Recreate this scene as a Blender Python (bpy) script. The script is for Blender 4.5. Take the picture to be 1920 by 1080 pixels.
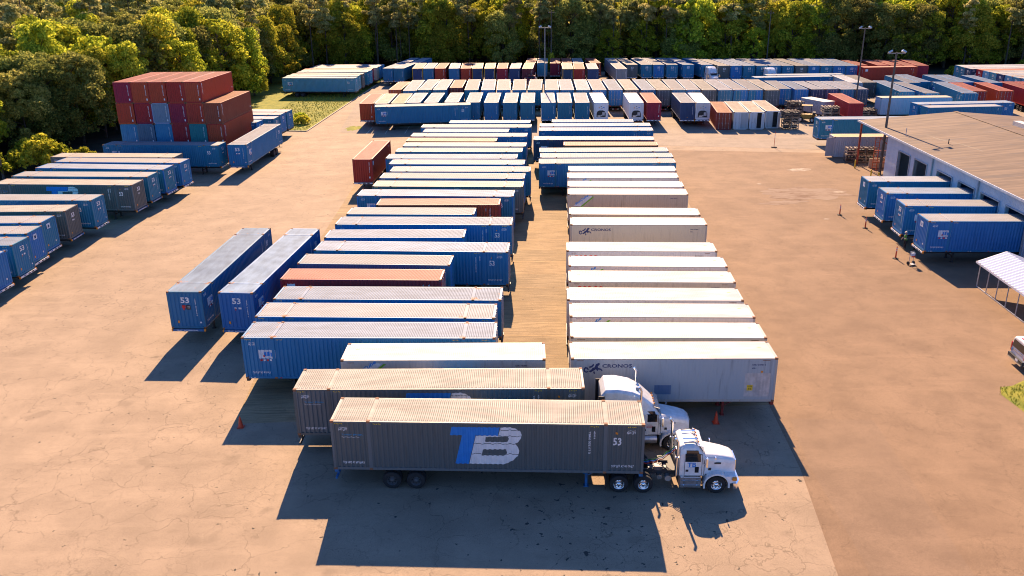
import bpy, bmesh, math, random
import numpy as np
from mathutils import Vector, Matrix
R = math.radians
sc = bpy.context.scene
for o in list(bpy.data.objects): bpy.data.objects.remove(o)
COL = sc.collection
# ------------------------------------------------------------ camera
cd = bpy.data.cameras.new('camera'); cam = bpy.data.objects.new('camera', cd); COL.objects.link(cam)
pitch, roll = 0.36137504, -0.01329541
fw = Vector((0, math.cos(pitch), -math.sin(pitch))); up0 = Vector((0, math.sin(pitch), math.cos(pitch))); ri0 = Vector((1, 0, 0))
ri = math.cos(roll)*ri0 + math.sin(roll)*up0; up = -math.sin(roll)*ri0 + math.cos(roll)*up0
M = Matrix((ri, up, -fw)).transposed().to_4x4(); M.translation = Vector((0, 0, 25.81))
cam.matrix_world = M
cd.sensor_width = 36.0; cd.lens = 1590.78/1920*36.0; cd.clip_start = .5; cd.clip_end = 3000
sc.camera = cam
# ------------------------------------------------------------ sky, sun, exposure
SUN_EL, SUN_AZ = R(33.4), R(-2.0)          # azimuth measured from +Y
w = bpy.data.worlds.new('World'); sc.world = w; w.use_nodes = True
wn = w.node_tree; wn.nodes.clear()
sky = wn.nodes.new('ShaderNodeTexSky'); sky.sky_type = 'NISHITA'; sky.sun_disc = False
sky.sun_elevation = SUN_EL; sky.sun_rotation = SUN_AZ; sky.air_density = 1.0; sky.dust_density = .3; sky.ozone_density = 5.0
bg = wn.nodes.new('ShaderNodeBackground'); bg.inputs[1].default_value = .06
wo = wn.nodes.new('ShaderNodeOutputWorld')
hs_ = wn.nodes.new('ShaderNodeMix'); hs_.data_type = 'RGBA'; hs_.blend_type = 'MULTIPLY'; hs_.inputs[0].default_value = 1.0; hs_.inputs[7].default_value = (.72, .92, 1.28, 1)
wn.links.new(sky.outputs[0], hs_.inputs[6]); wn.links.new(hs_.outputs[2], bg.inputs[0]); wn.links.new(bg.outputs[0], wo.inputs[0])
sl = bpy.data.lights.new('sun', 'SUN'); sl.energy = 5.0; sl.angle = R(.5); sl.color = (1.0, .70, .44)
sun = bpy.data.objects.new('sun', sl); COL.objects.link(sun)
sd = Vector((math.sin(SUN_AZ)*math.cos(SUN_EL), math.cos(SUN_AZ)*math.cos(SUN_EL), math.sin(SUN_EL)))
sun.rotation_euler = sd.to_track_quat('Z', 'Y').to_euler(); sun.location = (0, 0, 60)
sc.view_settings.view_transform = 'Standard'; sc.view_settings.look = 'None'
sc.view_settings.exposure = 1.4; sc.view_settings.gamma = 1.0
sc.cycles.max_bounces = 6; sc.cycles.diffuse_bounces = 3; sc.cycles.transparent_max_bounces = 6
sc.cycles.caustics_reflective = False; sc.cycles.caustics_refractive = False
sc.cycles.sample_clamp_indirect = 6; sc.cycles.pixel_filter_type = 'BLACKMAN_HARRIS'; sc.cycles.filter_width = 1.05
rng = random.Random(7)
# ------------------------------------------------------------ material helpers
class NT:
    def __init__(s, name):
        s.m = bpy.data.materials.new(name); s.m.use_nodes = True; s.t = s.m.node_tree; s.t.nodes.clear()
        s.out = s.n('ShaderNodeOutputMaterial'); s.b = s.n('ShaderNodeBsdfPrincipled'); s.l(s.b.outputs[0], s.out.inputs[0])
        s.tc = s.n('ShaderNodeTexCoord')
    def n(s, k, **kw):
        x = s.t.nodes.new(k)
        for a, b in kw.items(): setattr(x, a, b)
        return x
    def l(s, a, b): s.t.links.new(a, b)
    def noise(s, vec, scale, detail=4, rough=.55):
        x = s.n('ShaderNodeTexNoise'); x.inputs['Scale'].default_value = scale; x.inputs['Detail'].default_value = detail
        x.inputs['Roughness'].default_value = rough
        if vec is not None: s.l(vec, x.inputs['Vector'])
        return x.outputs[0]
    def ramp(s, f, a, b, ca=(0, 0, 0, 1), cb=(1, 1, 1, 1)):
        x = s.n('ShaderNodeMapRange'); x.inputs[1].default_value = a; x.inputs[2].default_value = b
        x.interpolation_type = 'SMOOTHSTEP'; s.l(f, x.inputs[0]); return x.outputs[0]
    def mix(s, f, a, b, blend='MIX'):
        x = s.n('ShaderNodeMix', data_type='RGBA', blend_type=blend)
        if isinstance(f, (int, float)): x.inputs[0].default_value = f
        else: s.l(f, x.inputs[0])
        for i, v in ((6, a), (7, b)):
            if isinstance(v, tuple): x.inputs[i].default_value = v if len(v) == 4 else v+(1,)
            else: s.l(v, x.inputs[i])
        return x.outputs[2]
    def math(s, op, a, b=None, c=None):
        x = s.n('ShaderNodeMath', operation=op)
        for i, v in enumerate((a, b, c)):
            if v is None: continue
            if isinstance(v, (int, float)): x.inputs[i].default_value = v
            else: s.l(v, x.inputs[i])
        return x.outputs[0]
    def mapping(s, vec, scale=(1, 1, 1), rot=(0, 0, 0), loc=None):
        x = s.n('ShaderNodeMapping'); x.inputs['Scale'].default_value = scale; x.inputs['Rotation'].default_value = rot
        s.l(vec, x.inputs['Vector'])
        if loc is not None: s.l(loc, x.inputs['Location'])
        return x.outputs[0]
    def bump(s, h, strength=.3, dist=.02):
        x = s.n('ShaderNodeBump'); x.inputs['Strength'].default_value = strength; x.inputs['Distance'].default_value = dist
        s.l(h, x.inputs['Height']); s.l(x.outputs[0], s.b.inputs['Normal'])
    def set(s, **kw):
        for k, v in kw.items():
            i = s.b.inputs[k.replace('_', ' ')]
            if isinstance(v, (int, float)): i.default_value = v
            elif isinstance(v, tuple): i.default_value = v if len(v) == 4 else v+(1,)
            else: s.l(v, i)
        return s.m
def objvec(n):
    oi = n.n('ShaderNodeObjectInfo'); v = n.n('ShaderNodeVectorMath', operation='ADD')
    sc_ = n.math('MULTIPLY', oi.outputs['Random'], 57.0)
    cb = n.n('ShaderNodeCombineXYZ')
    for i in range(3): n.l(sc_, cb.inputs[i])
    n.l(n.tc.outputs['Object'], v.inputs[0]); n.l(cb.outputs[0], v.inputs[1])
    return v.outputs[0], oi.outputs['Random']
def simple(name, c, rough=.6, metal=0.0, var=.15, scale=3.0, emis=None, spec=.5):
    n = NT(name); v, r = objvec(n)
    dark = tuple(x*(1-var) for x in c); light = tuple(min(1, x*(1+var)) for x in c)
    n.set(Base_Color=n.mix(n.ramp(n.noise(v, scale), .3, .7), dark, light), Roughness=rough, Metallic=metal)
    n.b.inputs['Specular IOR Level'].default_value = spec
    return n.m
def paint(name, c, rough=.5, fade=(.5, .5, .5), rust=.5, spec=.35):
    """weathered container paint: sun fading in patches, vertical grime, rust at seams"""
    n = NT(name); v, rnd = objvec(n)
    streak = n.noise(n.mapping(v, (3.0, 3.0, .35)), 1.6, 5)
    patch = n.noise(v, .45, 3)
    c2 = tuple(a*.86+b*.14 for a, b in zip(c, fade)); c3 = tuple(a*.66 for a in c)
    col = n.mix(n.ramp(patch, .35, .7), c, c2)
    col = n.mix(n.ramp(streak, .5, .85), col, c3)
    # a little tone difference from box to box
    hs = n.n('ShaderNodeHueSaturation'); n.l(col, hs.inputs['Color'])
    n.l(n.math('MULTIPLY_ADD', rnd, .45, .74), hs.inputs['Value']); n.l(n.math('MULTIPLY_ADD', rnd, .040, .474), hs.inputs['Hue'])
    col = hs.outputs[0]
    rn = n.noise(n.mapping(v, (2.2, 2.2, .8)), 2.3, 7, .68)
    rm = n.ramp(rn, .70-.05*rust, .75-.04*rust)
    col = n.mix(n.math('MULTIPLY', rm, min(1, rust*1.2)), col, (.23, .085, .03))
    n.set(Base_Color=col, Roughness=n.math('MULTIPLY_ADD', rn, .25, rough-.12))
    n.b.inputs['Specular IOR Level'].default_value = spec
    n.bump(n.noise(v, 6, 2), .15, .01)
    return n.m
def roofmat(name, c, rough=.7, rust=.6, alt=None):
    """faded roof sheet with sun glint put into its pale colour, rust round the lifting castings (x = 6.1 m from the middle and the ends)"""
    n = NT(name); v, rnd = objvec(n)
    patch = n.noise(n.mapping(v, (.5, 1.6, 1)), 1.0, 5)
    c1 = tuple(a*.8 for a in c); c2 = tuple(min(1, a*1.14) for a in c)
    col = n.mix(n.ramp(patch, .3, .7), c1, c2)
    if alt: col = n.mix(n.ramp(rnd, .45, .6), col, n.mix(n.ramp(patch, .3, .7), tuple(a*.82 for a in alt), alt))
    hs = n.n('ShaderNodeHueSaturation'); n.l(col, hs.inputs['Color'])
    fr = n.math('FRACT', n.math('MULTIPLY', rnd, 7.31))
    n.l(n.math('MULTIPLY_ADD', fr, .3, .85), hs.inputs['Value']); col = hs.outputs[0]
    sp = n.n('ShaderNodeSeparateXYZ'); n.l(n.tc.outputs['Object'], sp.inputs[0])
    ax = n.math('ABSOLUTE', sp.outputs[0]); ay = n.math('ABSOLUTE', sp.outputs[1])
    d1 = n.math('ABSOLUTE', n.math('SUBTRACT', ax, 6.1)); near = n.math('SUBTRACT', 1.0, n.ramp(d1, .05, .75))
    edge = n.ramp(ay, .55, 1.25); endd = n.ramp(ax, 7.5, 8.1)
    prox = n.math('MAXIMUM', n.math('MULTIPLY', near, n.math('MULTIPLY_ADD', edge, .7, .3)), n.math('MULTIPLY', endd, .8))
    rn = n.noise(v, 1.9, 8, .7)
    rm = n.ramp(n.math('MULTIPLY_ADD', prox, .34*rust, rn), .66, .73)
    rc = n.mix(n.noise(v, 9, 4), (.30, .10, .03), (.52, .22, .07))
    col = n.mix(n.math('MULTIPLY', rm, min(1, rust+.2)), col, rc)
    fine = n.ramp(n.noise(v, 14, 3), .62, .75)
    col = n.mix(n.math('MULTIPLY', fine, .25), col, tuple(a*.45 for a in c))
    n.set(Base_Color=col, Roughness=rough)
    n.b.inputs['Specular IOR Level'].default_value = .22
    return n.m
# ------------------------------------------------------------ mesh helpers
def link(name, me, parent=None, loc=None):
    o = bpy.data.objects.new(name, me); COL.objects.link(o)
    if parent: o.parent = parent
    if loc: o.location = loc
    return o
def thing(name, label, cat, loc=(0, 0, 0), rz=0.0, group=None):
    o = bpy.data.objects.new(name, None); COL.objects.link(o); o.empty_display_size = .3
    o.location = loc; o.rotation_euler = (0, 0, rz); o['label'] = label; o['category'] = cat
    if group: o['group'] = group
    return o
def tag(o, label=None, cat=None, group=None, kind=None):
    for k, v in (('label', label), ('category', cat), ('group', group), ('kind', kind)):
        if v: o[k] = v
    return o
class MB:
    """collects faces of one mesh, several materials"""
    def __init__(s): s.v = []; s.f = []; s.mi = []; s.mats = []
    def m(s, mat):
        if mat not in s.mats: s.mats.append(mat)
        return s.mats.index(mat)
    def add(s, vs, fs, mat, T=None):
        k = len(s.v)
        if T is not None: vs = [tuple(T @ Vector(p)) for p in vs]
        s.v += [tuple(p) for p in vs]; i = s.m(mat)
        for f in fs: s.f.append(tuple(a+k for a in f)); s.mi.append(i)
        return s
    def box(s, c, d, mat, T=None):
        x, y, z = c; a, b, h = d[0]/2, d[1]/2, d[2]/2
        vs = [(x+i*a, y+j*b, z+k*h) for k in (-1, 1) for j in (-1, 1) for i in (-1, 1)]
        return s.add(vs, [(0, 2, 3, 1), (4, 5, 7, 6), (0, 1, 5, 4), (2, 6, 7, 3), (0, 4, 6, 2), (1, 3, 7, 5)], mat, T)
    def tube(s, p0, p1, r0, mat, r1=None, n=10, caps=True, T=None):
        p0, p1 = Vector(p0), Vector(p1); r1 = r0 if r1 is None else r1
        d = (p1-p0).normalized(); a = d.orthogonal().normalized(); b = d.cross(a)
        vs = []
        for p, r in ((p0, r0), (p1, r1)):
            for i in range(n):
                t = 2*math.pi*i/n; vs.append(tuple(p+a*(r*math.cos(t))+b*(r*math.sin(t))))
        fs = [(i, (i+1) % n, n+(i+1) % n, n+i) for i in range(n)]
        if caps: fs += [tuple(range(n-1, -1, -1)), tuple(range(n, 2*n))]
        return s.add(vs, fs, mat, T)
    def path(s, pts, r, mat, n=6, T=None):
        for a, b in zip(pts, pts[1:]): s.tube(a, b, r, mat, n=n, T=T)
        return s
    def lathe(s, prof, axis, c, mat, n=20, T=None):
        """prof: (radius, along) pairs; axis 'y' or 'z' """
        vs = []; m = len(prof)
        for i in range(n):
            t = 2*math.pi*i/n; cs, sn = math.cos(t), math.sin(t)
            for r, h in prof:
                vs.append((c[0]+r*cs, c[1]+h, c[2]+r*sn) if axis == 'y' else (c[0]+r*cs, c[1]+r*sn, c[2]+h))
        fs = []
        for i in range(n):
            j = (i+1) % n
            for k in range(m-1):
                q = (i*m+k, j*m+k, j*m+k+1, i*m+k+1); fs.append(q if axis == 'z' else q[::-1])
        return s.add(vs, fs, mat, T)
    def build(s, name, parent=None, smooth=False, loc=None):
        me = bpy.data.meshes.new(name); me.from_pydata(s.v, [], s.f)
        for m in s.mats: me.materials.append(m)
        me.polygons.foreach_set('material_index', s.mi)
        if smooth: me.polygons.foreach_set('use_smooth', [True]*len(s.f))
        me.update(); return link(name, me, parent, loc)
_txt = {}
def text2d(body, bold=False):
    k = (body, bold)
    if k in _txt: return _txt[k]
    cu = bpy.data.curves.new('lettering', 'FONT'); cu.body = body; cu.resolution_u = 2
    if bold: cu.offset = .028
    o = bpy.data.objects.new('lettering', cu); COL.objects.link(o)
    dg = bpy.context.evaluated_depsgraph_get(); me = bpy.data.meshes.new_from_object(o.evaluated_get(dg))
    vs = [(v.co.x, v.co.y) for v in me.vertices]; fs = [tuple(p.vertices) for p in me.polygons]
    bpy.data.objects.remove(o); bpy.data.curves.remove(cu); bpy.data.meshes.remove(me)
    x0 = min(v[0] for v in vs); x1 = max(v[0] for v in vs); y0 = min(v[1] for v in vs); y1 = max(v[1] for v in vs)
    vs = [((x-x0)/(x1-x0), (y-y0)/(y1-y0)) for x, y in vs]
    _txt[k] = (vs, fs); return _txt[k]
def poly2d(loops):
    """filled polygon (first loop outer, the others holes) as 2-D verts and faces"""
    cu = bpy.data.curves.new('emblem', 'CURVE'); cu.dimensions = '2D'; cu.fill_mode = 'BOTH'
    for lp in loops:
        sp = cu.splines.new('POLY'); sp.points.add(len(lp)-1)
        for i, (x, y) in enumerate(lp): sp.points[i].co = (x, y, 0, 1)
        sp.use_cyclic_u = True
    o = bpy.data.objects.new('emblem', cu); COL.objects.link(o)
    dg = bpy.context.evaluated_depsgraph_get(); me = bpy.data.meshes.new_from_object(o.evaluated_get(dg))
    vs = [(v.co.x, v.co.y) for v in me.vertices]; fs = [tuple(p.vertices) for p in me.polygons]
    bpy.data.objects.remove(o); bpy.data.curves.remove(cu); bpy.data.meshes.remove(me)
    return vs, fs
def box_text(body, u0, v0, u1, v1, bold=False, vertical=False):
    vs, fs = text2d(body, bold)
    if vertical: return [(u0+(u1-u0)*y, v1-(v1-v0)*x) for x, y in vs], fs
    return [(u0+(u1-u0)*x, v0+(v1-v0)*y) for x, y in vs], fs
def rect2d(u0, v0, u1, v1): return [(u0, v0), (u1, v0), (u1, v1), (u0, v1)], [(0, 1, 2, 3)]
# ------------------------------------------------------------ container paints
P = {}
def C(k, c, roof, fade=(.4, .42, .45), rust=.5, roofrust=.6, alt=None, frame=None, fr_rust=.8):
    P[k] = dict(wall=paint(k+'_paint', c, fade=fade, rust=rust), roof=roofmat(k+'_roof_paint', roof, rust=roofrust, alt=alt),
                frame=paint(k+'_frame_paint', frame or c, fade=fade, rust=fr_rust), rib_shade=roofmat(k+'_roof_rib_shade', tuple(a*(.50 if roofrust > .2 else .85) for a in roof), rust=roofrust, alt=tuple(a*.50 for a in alt) if alt else None))
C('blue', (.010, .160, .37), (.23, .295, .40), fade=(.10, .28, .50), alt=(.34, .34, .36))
C('endblue', (.008, .130, .33), (.22, .32, .44), fade=(.10, .22, .40))
C('blue2', (.02, .16, .32), (.40, .41, .46), fade=(.15, .28, .38), rust=.35)
C('navy', (.022, .055, .14), (.40, .41, .45), fade=(.1, .12, .2), rust=.35)
C('yelblue', (.02, .05, .15), (.42, .39, .34), fade=(.1, .12, .2), rust=.2, frame=(.60, .38, .01), fr_rust=.1)
C('grey', (.11, .130, .140), (.36, .33, .285), fade=(.12, .12, .12), rust=.22, roofrust=.25, fr_rust=.4)
C('lgrey', (.26, .28, .33), (.42, .40, .38), rust=.3)
C('red', (.36, .026, .016), (.46, .14, .095), fade=(.34, .035, .05), rust=.4, roofrust=.3)
C('orange', (.30, .06, .03), (.56, .25, .15), fade=(.4, .15, .08), rust=.4, roofrust=.4)
C('rust', (.26, .055, .025), (.50, .20, .09), fade=(.4, .15, .08), rust=.8)
C('creamred', (.15, .02, .022), (.55, .42, .28), fade=(.28, .07, .05), rust=.4)
C('lblue', (.09, .31, .50), (.40, .35, .33), fade=(.3, .4, .45), rust=.45)
C('cream', (.55, .50, .42), (.56, .47, .34), rust=.35)
C('green', (.25, .27, .19), (.42, .38, .22), rust=.4)
C('white', (.55, .54, .54), (.54, .57, .59), fade=(.6, .58, .54), rust=.12, roofrust=.16, frame=(.50, .47, .43), fr_rust=.7)
C('oldwhite', (.46, .50, .56), (.58, .57, .54), fade=(.6, .58, .54), rust=.16, roofrust=.2, frame=(.48, .45, .41), fr_rust=.9)
C('reefer', (.66, .66, .68), (.66, .67, .70), rust=.1, roofrust=.1)
C('white2', (.45, .48, .52), (.62, .62, .62), rust=.2)
C('ribwhite', (.38, .47, .58), (.60, .50, .36), rust=.3)
C('openbox', (.52, .54, .58), (.60, .40, .19), rust=.5, frame=(.5, .5, .5))
C('beige', (.50, .42, .32), (.60, .60, .58), fade=(.5, .45, .38), rust=.12, roofrust=.12, frame=(.5, .45, .38), fr_rust=.6)
C('shed', (.58, .62, .66), (.55, .44, .32), fade=(.5, .45, .4), rust=.9, roofrust=.6)
C('slate', (.09, .15, .24), (.4, .4, .4), fade=(.2, .3, .4), rust=.5)
C('sky', (.03, .20, .42), (.4, .4, .4), fade=(.2, .35, .5), rust=.3)
C('teal', (.02, .20, .25), (.4, .4, .4), fade=(.1, .3, .3), rust=.3)
C('steel', (.22, .28, .40), (.4, .4, .4), fade=(.3, .35, .45), rust=.6)
M_cast = simple('rusty_casting', (.22, .10, .05), .8, var=.4)
M_white = simple('white_lettering', (.72, .72, .74), .6, var=.08)
M_logoblue = simple('logo_blue', (.010, .20, .62), .5, var=.06)
M_navyink = simple('navy_lettering', (.015, .03, .12), .6)
M_redink = simple('red_lettering', (.55, .02, .02), .6)
M_greenink = simple('green_lettering', (.13, .42, .03), .6)
M_cyan = simple('cyan_lettering', (.04, .22, .42), .6)
M_tag = simple('roof_tag', (.62, .42, .16), .6)
M_hub = simple('dull_wheel', (.07, .07, .075), .6)
M_amber = simple('amber_marker', (.75, .26, .02), .4)
M_yellow = simple('yellow_paint', (.72, .50, .03), .5)
M_black = simple('black_ink', (.02, .02, .022), .6)
M_dark = simple('dark_steel', (.022, .023, .028), .6, metal=.0)
M_rubber = simple('tyre_rubber', (.018, .018, .02), .85)
M_chrome = simple('polished_metal', (.82, .82, .84), .16, metal=1.0, var=.02)
M_alu = simple('dull_aluminium', (.55, .56, .58), .38, metal=.8)
M_redlamp = simple('red_reflector', (.50, .02, .02), .4)
M_chred = simple('red_chassis_paint', (.20, .02, .015), .6, var=.3)
M_chblue = simple('blue_chassis_paint', (.02, .12, .30), .6, var=.3)
M_steelw = simple('grey_bar_metal', (.45, .45, .47), .5, metal=.3)
M_label = simple('faded_white_panel', (.58, .64, .72), .6)
# ------------------------------------------------------------ container shapes
DIM = {'53': (16.154, 2.591, 2.896), '45': (13.716, 2.438, 2.896), '40': (12.192, 2.438, 2.896), '40s': (12.192, 2.438, 2.591)}
def bays(L):
    if L > 16: return [(-L/2+.13, -6.19), (-6.0, 6.0), (6.19, L/2-.13)]
    if L > 13: return [(-L/2+.13, -6.19), (-6.0, 6.0), (6.19, L/2-.13)]
    return [(-L/2+.13, L/2-.13)]
def prof(L, pitch, depth):
    """trapezoid corrugation: breakpoints and inward offset"""
    out = []
    for a, b in bays(L):
        n = max(1, round((b-a)/pitch)); p = (b-a)/n
        for i in range(n):
            s = a+i*p
            out += [(s, 0.0), (s+p*.30, 0.0), (s+p*.5, depth), (s+p*.8, depth)]
        out.append((b, 0.0))
    return out
def pf(pr, x):
    if x <= pr[0][0] or x >= pr[-1][0]: return 0.0
    for (a, da), (b, db) in zip(pr, pr[1:]):
        if a <= x <= b: return da if b-a < 1e-9 else da+(db-da)*(x-a)/(b-a)
    return 0.0
def conform(vs, fs, pr):
    """cut flat lettering at each fold of the wall and lay it on the corrugation"""
    bm = bmesh.new(); bv = [bm.verts.new((x, 0, z)) for x, z in vs]
    for f in fs:
        try: bm.faces.new([bv[i] for i in f])
        except ValueError: pass
    if not bm.verts: bm.free(); return [], [], []
    x0 = min(v[0] for v in vs); x1 = max(v[0] for v in vs)
    for x, d in pr:
        if x0 < x < x1:
            bmesh.ops.bisect_plane(bm, geom=bm.verts[:]+bm.edges[:]+bm.faces[:], plane_co=(x, 0, 0), plane_no=(1, 0, 0), dist=1e-5)
    bm.verts.index_update()
    V = [(v.co.x, v.co.z) for v in bm.verts]; F = [tuple(v.index for v in f.verts) for f in bm.faces]
    D = [pf(pr, x) for x, z in V]; bm.free(); return V, F, D
ME = {}
def stash(key, o): ME[key] = o.data; bpy.data.objects.remove(o); return ME[key]
WM, RM, FM = 'W', 'R', 'F'
ph = {k: bpy.data.materials.new(k) for k in ('slot_wall', 'slot_roof', 'slot_frame', 'slot_rib_shade')}
PITCH = {'53': .262, '45': .262, '40': .275, '40s': .275}
def make_box(dim, reef=False):
    L, W, H = DIM[dim]; hl, hw = L/2, W/2; key = dim+('r' if reef else '')
    pr = prof(L, .20 if reef else PITCH[dim], .006 if reef else .040)
    if reef: pr = [(a, b) for a, b in pr]
    mb = MB(); yo = hw-.012
    for s in (-1, 1):
        vs = []
        for x, d in pr: vs += [(x, s*(yo-d), .15), (x, s*(yo-d), H-.09)]
        n = len(pr); fs = []
        for i in range(n-1):
            q = (2*i, 2*i+2, 2*i+3, 2*i+1); fs.append(q if s < 0 else q[::-1])
        mb.add(vs, fs, ph['slot_wall'])
    # nose wall (+x), corrugated unless refrigerated
    ny = 9; ys = np.linspace(-hw+.13, hw-.13, ny*2)
    vs = []; fs = []
    npts = []
    for i in range(ny-1):
        a = -hw+.13+i*(W-.26)/(ny-1); p = (W-.26)/(ny-1); dd = 0.0 if reef else .038
        npts += [(a, 0), (a+p*.3, 0), (a+p*.5, dd), (a+p*.8, dd)]
    npts.append((hw-.13, 0))
    for y, d in npts: vs += [(hl-.012-d, y, .15), (hl-.012-d, y, H-.09)]
    fs = [(2*i, 2*i+2, 2*i+3, 2*i+1) for i in range(len(npts)-1)]
    mb.add(vs, fs, ph['slot_wall'])
    mb.box((0, 0, .12), (L-.1, W-.1, .1), ph['slot_wall'])
    stash(key+'walls', mb.build('walls'))
    # doors at -x
    for s in (-1, 1):
        d = MB(); cw = hw-.11
        d.box((-hl+.045, s*cw/2, H/2+.02), (.05, cw-.02, H-.30), ph['slot_wall'])
        for z in (.42, .86, 1.3, 1.74, 2.18):
            if not reef: d.box((-hl+.016, s*cw/2, z+.1), (.014, cw-.16, .22), ph['slot_wall'])
        stash(key+'door%d' % s, d.build('door'))
        b = MB()
        for y in (.22, .82):
            b.tube((-hl-.03, s*y, .16), (-hl-.03, s*y, H-.14), .018, M_steelw, n=6)
            b.box((-hl-.03, s*(y-.08 if y > .5 else y+.08), 1.15), (.03, .22, .05), M_steelw)
            for z in (.24, 1.0, 1.9, H-.28): b.box((-hl-.012, s*y, z), (.03, .10, .07), M_steelw)
        stash(key+'bars%d' % s, b.build('locking_bars'))
    # frame
    f = MB(); FR = ph['slot_frame']
    for i in (-1, 1):
        for j in (-1, 1):
            f.box((i*(hl-.065), j*(hw-.065), H/2), (.13, .13, H-.24), FR)
            for z in (.06, H-.06): f.box((i*(hl-.088), j*(hw-.085), z), (.18, .172, .12), M_cast)
        f.box((i*(hl-.06), 0, .085), (.12, W-.36, .17), FR); f.box((i*(hl-.06), 0, H-.075), (.12, W-.36, .11), FR)
    for j in (-1, 1):
        f.box((0, j*(hw-.035), .085), (L-.37, .07, .15), FR); f.box((0, j*(hw-.035), H-.062), (L-.37, .07, .076), FR)
        if L > 13:
            for i in (-1, 1):
                f.box((i*6.096, j*(hw-.04), H/2), (.19, .086, H-.2), FR)
                for z in (.06, H-.052): f.box((i*6.096, j*(hw-.085), z), (.178, .178, .118), M_cast)
    stash(key+'frame', f.build('frame'))
    # roof
    r = MB(); rp = prof(L, .24 if reef else .215, .003 if reef else .015)
    zt = H-.030; rows = [(-hw+.072, 0), (-hw+.14, 0), (-hw+.19, 1), (hw-.19, 1), (hw-.14, 0), (hw-.072, 0)]
    if L > 13:
        rp = [(x, d) for x, d in rp]
    dep = max(d for x, d in rp); pts = [(-hl+.12, 0)]+[(x, d) for x, d in rp]+[(hl-.12, 0)]
    vs = []
    for x, d in pts:
        for y, k in rows: vs.append((x, y, zt+d*k))
    m = 6; fs = []
    for i in range(len(pts)-1):
        for k in range(m-1): fs.append((i*m+k, (i+1)*m+k, (i+1)*m+k+1, i*m+k+1))
    gro = [abs(pts[q//(m-1)][1]-pts[q//(m-1)+1][1]) > 1e-6 and 1 <= q % (m-1) <= 3 for q in range(len(fs))]  # rib slopes take a darker tone: rib shading put into the colour
    r.add(vs, [f for f, g_ in zip(fs, gro) if not g_], ph['slot_roof']); r.add(vs, [f for f, g_ in zip(fs, gro) if g_], ph['slot_rib_shade'])
    if reef:
        for i in (-1, 1): r.box((i*(hl-.75), .35, zt+.006), (.22, .12, .006), M_tag)
    if L > 13:
        for i in (-1, 1): r.box((i*6.096, 0, H-.035), (.17, W-.36, .05), ph['slot_roof'])
    stash(key+'roof', r.build('roof'))
    ME[key+'prof'] = pr
for d in DIM: make_box(d)
make_box('40', True)
# refrigeration unit on the nose of a refrigerated box
def make_reefer_unit():
    L, W, H = DIM['40']; hl = L/2; u = MB(); Wp = P['reefer']['wall']
    u.box((hl+.02, 0, H/2+.1), (.06, 2.0, H-.5), Wp)
    pts = [(-.78, .45), (-.78, 1.05), (-.62, 1.42), (-.3, 1.58), (.3, 1.58), (.62, 1.42), (.78, 1.05), (.78, .45)]
    u.add([(hl+.055, y, z) for y, z in pts], [tuple(range(len(pts)))], M_black)
    u.box((hl+.09, .42, 1.0), (.08, .46, .55), M_steelw); u.box((hl+.08, -.35, .62), (.07, .5, .26), M_alu)
    u.tube((hl+.05, -.32, 1.12), (hl+.12, -.32, 1.12), .26, M_dark, n=14); u.tube((hl+.05, .05, .72), (hl+.11, .05, .72), .13, M_steelw, n=10)
    u.tube((hl+.05, 0, 2.25), (hl+.09, 0, 2.25), .06, M_dark); u.box((hl+.06, .42, 2.05), (.02, .22, .12), M_logoblue)
    u.tube((hl+.05, -.35, 2.02), (hl+.07, -.35, 2.02), .09, M_amber); u.box((hl+.06, .1, 1.85), (.02, .3, .06), M_black)
    stash('reefer_unit', u.build('refrigeration_unit'))
make_reefer_unit()
# ------------------------------------------------------------ lettering on boxes
def decals(key, dim, side_items=(), nose_items=(), reef=False):
    """side_items: (side, material, verts, faces) in metres from the left edge as seen from outside; nose_items likewise"""
    L, W, H = DIM[dim]; pr = ME[dim+('r' if reef else '')+'prof']; mb = MB()
    for it in side_items:
        s, mat, (vs, fs) = it[0], it[1], it[2]; lift = it[3] if len(it) > 3 else .004
        V = [((-L/2+u) if s < 0 else (L/2-u), v) for u, v in vs]
        V, F, D = conform(V, fs, pr)
        mb.add([(x, s*(W/2-.012-d+lift), z) for (x, z), d in zip(V, D)], F, mat)
    for mat, (vs, fs) in nose_items:
        mb.add([(L/2-.005, -W/2+u, v) for u, v in vs], fs, mat)
    o = mb.build('lettering'); stash(key, o)
def wavy(u0, u1, v, h=.035):
    n = max(2, int((u1-u0)/.12)); up_ = []; dn = []
    for i in range(n+1):
        u = u0+(u1-u0)*i/n; q = .022*math.sin(u*11); up_.append((u, v+q+h/2)); dn.append((u, v+q-h/2))
    return up_+dn[::-1], [(i, i+1, 2*n-i, 2*n+1-i) for i in range(n)]
def yticks(u, v=2.70): return [rect2d(u+.09*i, v, u+.09*i+.05, v+.05) for i in range(5)]
nolift = lambda u, v=2.33: [box_text('NO LIFT', u, v, u+.46, v+.13, True), rect2d(u+.03, v+.17, u+.43, v+.195)]
def common53(s):
    it = []
    for u in (.42, 15.25):
        for q in nolift(u): it.append((s, M_white, q))
    for u in (.22, 2.22, 13.4, 15.3):
        for q in yticks(u): it.append((s, M_yellow, q))
    for u in (.5, 14.5): it.append((s, M_white, box_text("TOP LIFT AT 40' ONLY", u, .36, u+1.17, .50, True)))
    return it
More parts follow.
